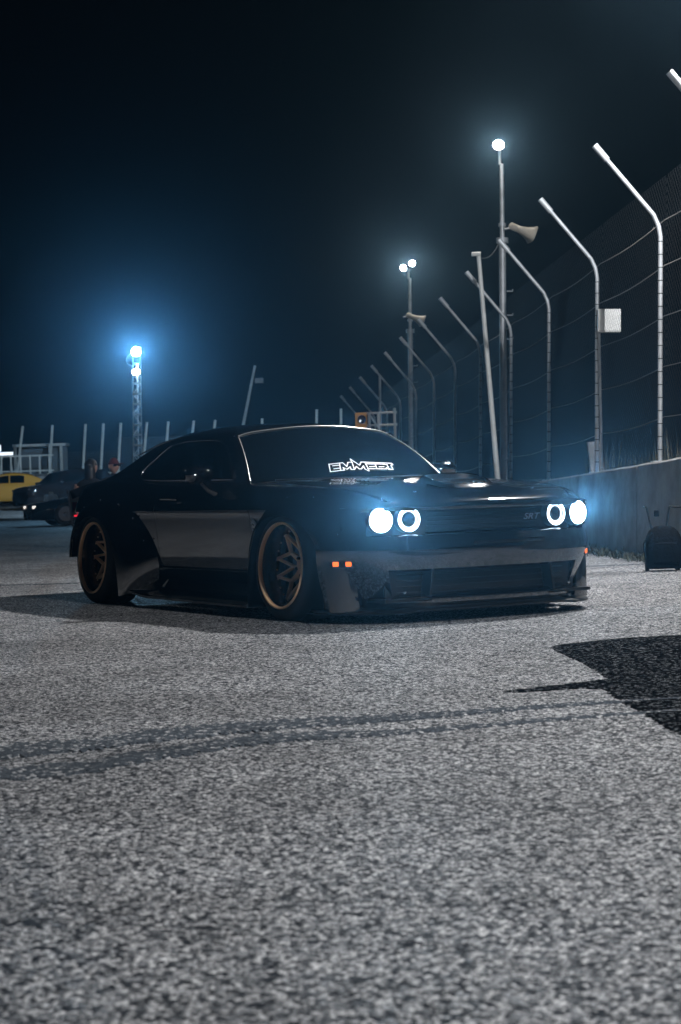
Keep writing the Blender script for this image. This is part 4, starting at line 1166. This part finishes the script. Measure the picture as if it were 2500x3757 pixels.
# ------------------------------------------------------------------ parked cars
def parked(name, label, loc, rz, paint, L_, Wd, H_, hood, belt, roofline, wheel=0.33, tilt=0.0, lamps=None):
    """small road car: x forward. roofline = [(x, z)] of the cabin from the cowl over the roof to the tail"""
    c = empty(name, loc, rot=(tilt, 0, rz)); tag(c, label, 'car', 'cars parked by the far wall')
    hw = Wd / 2
    xf, xr_ = L_ * 0.5, -L_ * 0.5
    top = curve([xf, xf - 0.08, xf - 0.5, roofline[0][0], roofline[-1][0], xr_ + 0.08, xr_], [hood - 0.28, hood - 0.14, hood - 0.04, belt, belt + 0.02, belt - 0.06, belt - 0.2])
    wid = curve([xf, xf - 0.12, xf - 0.5, 0, xr_ + 0.4, xr_ + 0.1, xr_], [hw * 0.72, hw * 0.88, hw * 0.97, hw, hw * 0.97, hw * 0.86, hw * 0.74])
    wb = L_ * 0.29
    b = MB()
    X = list(np.linspace(xf, xr_, 60)); G = []
    for x in X:
        w, t = wid(x), top(x)
        P = [(0, t), (w * 0.6, t - 0.005), (w * 0.9, t - 0.03), (w, t - 0.2), (w, 0.45), (w - 0.02, 0.30), (w - 0.08, 0.18)]
        G.append([(x, p[0], p[1]) for p in crom(P, 19)])
    def sk(i, j):
        z = G[i][j][2]
        return any((X[i] - wx)**2 + (z - wheel)**2 < (wheel * 1.14)**2 and j > 8 for wx in (wb, -wb))
    b.grid(G, sk)
    for e in (G[0], G[-1]):
        b.grid([e, [(p[0], p[1] * 0.5, 0.3 + (p[2] - 0.3) * 0.5) for p in e], [(p[0], 0, 0.3) for p in e]] if e is G[-1] else [[(p[0], 0, 0.3) for p in e], [(p[0], p[1] * 0.5, 0.3 + (p[2] - 0.3) * 0.5) for p in e], e])
    b.mirror(); b.build('body', paint, c, sharp=45)
    zr = curve([p[0] for p in roofline], [p[1] for p in roofline])
    G = []
    for x in np.linspace(roofline[0][0], roofline[-1][0], 40):
        z = zr(x); k = max(0.0, (z - belt)) / (H_ - belt)
        yt = hw * (0.90 - 0.18 * k)
        P = [(0, z), (yt * 0.6, z - 0.012), (yt * 0.9, z - 0.05 * k - 0.01), (yt, z - 0.12 * k - 0.012), (hw * 0.90, min(belt - 0.02, z - 0.02))]
        G.append([(x, p[0], p[1]) for p in crom(P, 15)])
    MB().grid(G).mirror().build('roof', paint, c, sharp=50)
    xs = [p[0] for p in roofline]
    for s in (-1, 1):
        a, d = roofline[1][0] + 0.22, roofline[-2][0] + 0.12
        mid = (a + d) / 2
        for (u0, u1, nm) in ((a + 0.25, mid + 0.03, 'front_side_window'), (mid - 0.03, d, 'rear_side_window')):
            Gw = []
            for x in np.linspace(u0, u1, 8):
                zt = min(zr(x) - 0.13, H_ - 0.15)
                Gw.append([(x, s * (hw * 0.90 - 0.18 * hw * max(0, (z - belt)) / (H_ - belt) + 0.012), z) for z in np.linspace(max(zt, belt + 0.05), belt + 0.03, 5)])
            MB().grid(Gw if s > 0 else Gw[::-1]).build(nm, GLASS, c)
    for (x0, x1, nm) in ((roofline[0][0] - 0.06, roofline[1][0] + 0.05, 'windshield'), (roofline[-2][0] - 0.05, roofline[-1][0] + 0.06, 'rear_window')):
        Gw = [[(x, y, zr(x) + 0.010 - 0.02 * (y / hw)**2) for y in np.linspace(-hw * 0.66, hw * 0.66, 9)] for x in np.linspace(x0, x1, 10)]
        MB().grid(Gw).build(nm, GLASS, c)
    for wx in (wb, -wb):
        for s in (-1, 1):
            w = empty('wheel'); w.parent = c; w.location = (wx, s * (hw - 0.02), wheel)
            MB().lathe([(-s * 0.2, wheel * 0.65), (-s * 0.2, wheel * 0.95), (-s * 0.17, wheel), (-s * 0.02, wheel), (0.0, wheel * 0.94), (0.0, wheel * 0.68)], 28, 'y').build('tyre', RUBBER, w)
            MB().lathe([(0.0, wheel * 0.69), (-s * 0.03, wheel * 0.62), (-s * 0.03, wheel * 0.2), (-s * 0.01, wheel * 0.15), (-s * 0.01, 0.0)], 28, 'y').build('rim', STEEL, w)
    for s in (-1, 1):
        MB().box((xf - 0.10, s * hw * 0.68, hood - 0.20), (0.12, 0.20, 0.08), Matrix.Rotation(-s * R(20), 3, 'Z')).build('headlight', lamps if (lamps and s) else CHROME, c, bevel=0.02)
        MB().box((xr_ + 0.08, s * hw * 0.68, belt - 0.16), (0.10, 0.32, 0.11), Matrix.Rotation(s * R(18), 3, 'Z')).build('tail_light', mat('tail_red', (0.1, 0, 0)), c, bevel=0.02)
        MB().box((roofline[0][0] - 0.15, s * (hw + 0.08), belt + 0.04), (0.12, 0.18, 0.12)).build('mirror', paint, c, bevel=0.03)
    MB().box((0, 0, 0.2), (L_ * 0.9, Wd * 0.85, 0.06)).build('underbody', PLASTIC, c, smooth=False)
    return c
sed = [(0.95, 0.92), (0.25, 1.36), (-0.3, 1.43), (-0.9, 1.36), (-1.75, 1.0)]
suv = [(0.95, 1.05), (0.35, 1.50), (-0.4, 1.60), (-1.3, 1.55), (-2.0, 1.12)]
cpe = [(0.55, 0.86), (-0.10, 1.20), (-0.5, 1.27), (-0.9, 1.22), (-1.9, 0.92)]
parked('parked_sedan', 'mustard yellow sedan parked behind the black hatchback', (-14.35, 79.5, gz(79.5)), R(186), YELLOW, 4.5, 1.82, 1.43, 0.90, 0.92, sed, tilt=R(2), lamps=None)
parked('parked_hatchback', 'tall dark hatchback parked in front of the yellow sedan', (-11.1, 75.0, gz(75)), R(218), mat('parked_black', (0.010, 0.009, 0.010), 0.12), 4.3, 1.84, 1.60, 1.0, 1.04, suv, wheel=0.34, tilt=R(2))
parked('parked_coupe', 'low black coupe with lit headlamps parked beyond the trunk of the big car', (-6.75, 52.6, 0), R(200), mat('parked_black', (0, 0, 0)), 4.4, 1.8, 1.24, 0.74, 0.83, cpe, wheel=0.33, lamps=mat('small_lamp', (0.8, 0.8, 0.8), 0.2, emit=(1, 0.92, 0.85), estr=1.1))

# ------------------------------------------------------------------ people on folding chairs behind the car
def figure(name, label, loc, rz, nodes, edges, skin_parts, extras):
    root = empty(name, loc, rz); tag(root, label, 'person')
    me = bpy.data.meshes.new('body')
    me.from_pydata([n[0] for n in nodes], edges, [])
    o = bpy.data.objects.new('body', me); COL.objects.link(o); o.parent = root
    o.modifiers.new('skin', 'SKIN')
    for i, n in enumerate(nodes):
        me.skin_vertices[0].data[i].radius = (n[1], n[1] if len(n) < 3 else n[2])
        me.skin_vertices[0].data[i].use_root = (i == 0)
    ss = o.modifiers.new('sub', 'SUBSURF'); ss.levels = 1; ss.render_levels = 2
    me.materials.append(skin_parts)
    return root, o
def person(name, label, loc, rz, top_m, cap):
    N = [((0, 0, 0.52), 0.15, 0.12), ((0, 0.02, 0.72), 0.145, 0.11), ((0, 0.04, 0.92), 0.17, 0.115), ((0, 0.03, 1.03), 0.10, 0.085), ((0, 0.01, 1.09), 0.052, 0.055), ((0, -0.01, 1.15), 0.055, 0.06),
         ((0.10, -0.10, 0.50), 0.085), ((0.13, -0.46, 0.50), 0.065), ((0.13, -0.48, 0.08), 0.045), ((0.13, -0.60, 0.04), 0.035),
         ((-0.10, -0.10, 0.50), 0.085), ((-0.13, -0.46, 0.50), 0.065), ((-0.13, -0.48, 0.08), 0.045), ((-0.13, -0.60, 0.04), 0.035),
         ((0.19, 0.03, 1.00), 0.065), ((0.27, 0.02, 0.74), 0.048), ((0.20, -0.22, 0.64), 0.036), ((0.16, -0.32, 0.60), 0.034),
         ((-0.19, 0.03, 1.00), 0.065), ((-0.27, 0.02, 0.74), 0.048), ((-0.20, -0.22, 0.64), 0.036), ((-0.16, -0.32, 0.60), 0.034)]
    Eg = [(0, 1), (1, 2), (2, 3), (3, 4), (4, 5), (0, 6), (6, 7), (7, 8), (8, 9), (0, 10), (10, 11), (11, 12), (12, 13), (3, 14), (14, 15), (15, 16), (16, 17), (3, 18), (18, 19), (19, 20), (20, 21)]
    root, bd = figure(name, label, loc, rz, N, Eg, top_m, None)
    # head: one shaped mesh with nose, brow, chin
    hd = MB(); G = []
    for i in range(17):
        t = math.pi * i / 16; z = math.cos(t); rr0 = math.sin(t)
        ring = []
        for j in range(24):
            a = 2 * math.pi * j / 24
            x, y = math.cos(a), math.sin(a)
            rx, ry = 0.075, 0.095
            jaw = 1 - 0.32 * sstep(-0.1, -0.9, z) * (1 if y < 0 else 1.2)
            px_, py_ = x * rx * rr0 * jaw, y * ry * rr0 * (jaw if y > 0 else 1 - 0.12 * sstep(-0.2, -0.9, z))
            if y < -0.93 and -0.35 < z < 0.12: py_ -= 0.022 * (1 - abs(z + 0.15) / 0.3)
            if y < -0.8 and -0.62 < z < -0.45: py_ -= 0.006
            ring.append((px_, py_ - 0.01, 1.25 + z * 0.118))
        G.append(ring + [ring[0]])
    head = hd.grid(G[::-1]).build('head', SKIN, root)
    for s in (-1, 1):
        MB().box((s * 0.076, 0.005, 1.245), (0.014, 0.03, 0.05)).build('ear', SKIN, head, bevel=0.006)
    if cap:
        G2 = [[(p[0] * 1.09, p[1] * 1.09 + 0.002, 1.25 + (p[2] - 1.25) * 1.08 + 0.004) for p in r_] for r_ in G[:8]]
        cp = MB().grid(G2[::-1]).build('cap', mat('cap_red', (0.10, 0.02, 0.02), 0.8), root)
        MB().grid([[(x, -0.10 - 0.02 + 0.6 * x * x - d, 1.295 - 0.12 * d) for x in np.linspace(-0.07, 0.07, 9)] for d in (0, 0.035, 0.07)]).build('peak', mat('cap_red', (0, 0, 0)), cp, solid=0.006)
        MB().box((0, -0.103, 1.262), (0.13, 0.018, 0.036)).build('sunglasses', PLASTIC, head, bevel=0.008)
    else:
        G2 = [[(p[0] * 1.13, (p[1] + 0.01) * 1.15 + 0.012 if p[1] > -0.05 else p[1] * 0.98, 1.25 + (p[2] - 1.25) * 1.08 + 0.004) for p in r_] for r_ in G[:8]]
        MB().grid(G2[::-1]).build('hair', HAIR, root)
        G3 = [[(0.085 * math.cos(a), 0.03 + 0.075 * math.sin(a), z) for a in np.linspace(-0.2, math.pi + 0.2, 12)] for z in (1.32, 1.2, 1.08, 0.95, 0.86)]
        MB().grid(G3).build('hair_fall', HAIR, root, solid=0.02)
    if not cap:
        for s in (-1, 1):
            MB().tube([(s * 0.20, 0.03, 0.99), (s * 0.235, 0.03, 0.90), (s * 0.27, 0.02, 0.74), (s * 0.24, -0.10, 0.68), (s * 0.20, -0.22, 0.64), (s * 0.165, -0.32, 0.605)], [0.072, 0.066, 0.058, 0.050, 0.042, 0.036], 12).build('bare_arm', SKIN, root)
    for s in (-1, 1):   # hands with fingers resting on the thighs
        h = MB()
        h.box((s * 0.155, -0.36, 0.605), (0.075, 0.09, 0.03))
        for k in range(4):
            x = s * 0.155 + (k - 1.5) * 0.019
            h.tube([(x, -0.395, 0.606), (x, -0.43, 0.602), (x, -0.455 - 0.006 * (1.5 - abs(k - 1.5)), 0.588)], 0.0085, 6)
        h.tube([(s * 0.155 - s * 0.036, -0.34, 0.605), (s * 0.155 - s * 0.058, -0.37, 0.60), (s * 0.155 - s * 0.062, -0.395, 0.594)], 0.010, 6)
        h.build('hand', SKIN, root)
    return root
def chair(loc, rz, label):
    c = empty('folding_chair', loc, rz); tag(c, label, 'chair', 'folding chairs behind the car')
    MB().box((0, -0.06, 0.42), (0.48, 0.46, 0.03)).build('seat', CLOTH, c, bevel=0.01)
    MB().box((0, 0.20, 0.70), (0.48, 0.03, 0.36), Matrix.Rotation(R(-10), 3, 'X')).build('backrest', CLOTH, c, bevel=0.01)
    for sx in (-0.24, 0.24):
        for y0, y1 in ((-0.26, 0.20), (0.20, -0.26)):
            MB().tube([(sx, y0, 0.0), (sx, y1, 0.43)], 0.012, 8).build('leg', STEEL, c)
        MB().tube([(sx, 0.18, 0.42), (sx, 0.26, 0.90)], 0.012, 8).build('back_post', STEEL, c)
person('person', 'seated person in dark clothes with a cap and sunglasses behind the trunk', (-3.43, 28.0, 0), R(40), CLOTH, True)
chair((-3.43, 28.0, 0), R(40), 'dark folding chair holding the person with a cap behind the trunk')
person('person', 'seated person with long dark hair and a bare arm behind the trunk', (-3.58, 26.6, -0.03), R(150), CLOTH, False)
chair((-3.58, 26.6, 0), R(150), 'dark folding chair holding the person with long dark hair')

# ------------------------------------------------------------------ trolley bag by the wall
def bag():
    c = empty('trolley_bag', (2.80, 16.0, 0)); tag(c, 'black rolling backpack with its pull handle up, beside the wall', 'bag')
    G = []
    for z, w, d in ((0.02, 0.15, 0.08), (0.05, 0.158, 0.095), (0.15, 0.160, 0.105), (0.24, 0.158, 0.10), (0.30, 0.147, 0.09), (0.345, 0.125, 0.075), (0.375, 0.095, 0.055), (0.39, 0.055, 0.03), (0.395, 0.0, 0.0)):
        ring = []
        for j in range(28):
            t = 2 * math.pi * j / 28; cc, ss = math.cos(t), math.sin(t)
            ring.append((w * math.copysign(abs(cc)**0.6, cc), d * math.copysign(abs(ss)**0.6, ss) + 0.01 * math.sin(z * 20), z))
        G.append(ring + [ring[0]])
    MB().grid(G).build('body', BAGM, c)
    G = []
    for z, w, d in ((0.06, 0.12, 0.02), (0.08, 0.14, 0.05), (0.18, 0.145, 0.055), (0.24, 0.12, 0.045), (0.26, 0.05, 0.01)):
        G.append([(x * 0.8, -0.085 - d * (1 - (x / w)**4 * 0.5), z) for x in np.linspace(-w, w, 11)])
    MB().grid(G).build('front_pocket', BAGM, c)
    for s in (-1, 1):
        MB().tube([(s * 0.055 - 0.03, 0.05, 0.33), (s * 0.08 - 0.03, 0.06, 0.45), (s * 0.10 - 0.03, 0.06, 0.555)], 0.008, 8).build('handle_rod', PLASTIC, c)
        MB().lathe([(-0.015, 0.0), (-0.015, 0.04), (0.015, 0.04), (0.015, 0.0)], 18, 'x', (s * 0.135, 0.085, 0.04)).build('wheel', RUBBER, c)
        MB().tube([(s * 0.145, 0.0, 0.29), (s * 0.175, -0.02, 0.24), (s * 0.172, -0.02, 0.14), (s * 0.15, 0.0, 0.09)], 0.007, 6).build('side_strap', BAGM, c)
    MB().tube([(0.065, 0.06, 0.557), (0.12, 0.06, 0.552), (0.19, 0.06, 0.552)], 0.011, 8).build('grip', PLASTIC, c)
    MB().tube([(-0.13, 0.06, 0.557), (-0.155, 0.06, 0.565)], 0.009, 8).build('grip_hook', PLASTIC, c)
    t = MB().box((-0.045, 0.05, 0.50), (0.045, 0.02, 0.055)).build('luggage_tag', BAGM, c, bevel=0.012)
bag()

# ------------------------------------------------------------------ haze
hz = MB().box((0, 62, 3.6), (260, 260, 9.6))
ho = hz.build('haze', mat('unused', (0, 0, 0)), smooth=False)
m = bpy.data.materials.new('haze_air'); m.use_nodes = True
nt = m.node_tree; nt.nodes.clear()
out = nt.nodes.new('ShaderNodeOutputMaterial'); pv = nt.nodes.new('ShaderNodeVolumePrincipled')
pv.inputs['Color'].default_value = (0.36, 0.70, 1.0, 1)
pv.inputs['Density'].default_value = 0.00068
pv.inputs['Anisotropy'].default_value = 0.94
nt.links.new(pv.outputs[0], out.inputs['Volume'])
ho.data.materials.clear(); ho.data.materials.append(m)
tag(ho, kind='stuff')
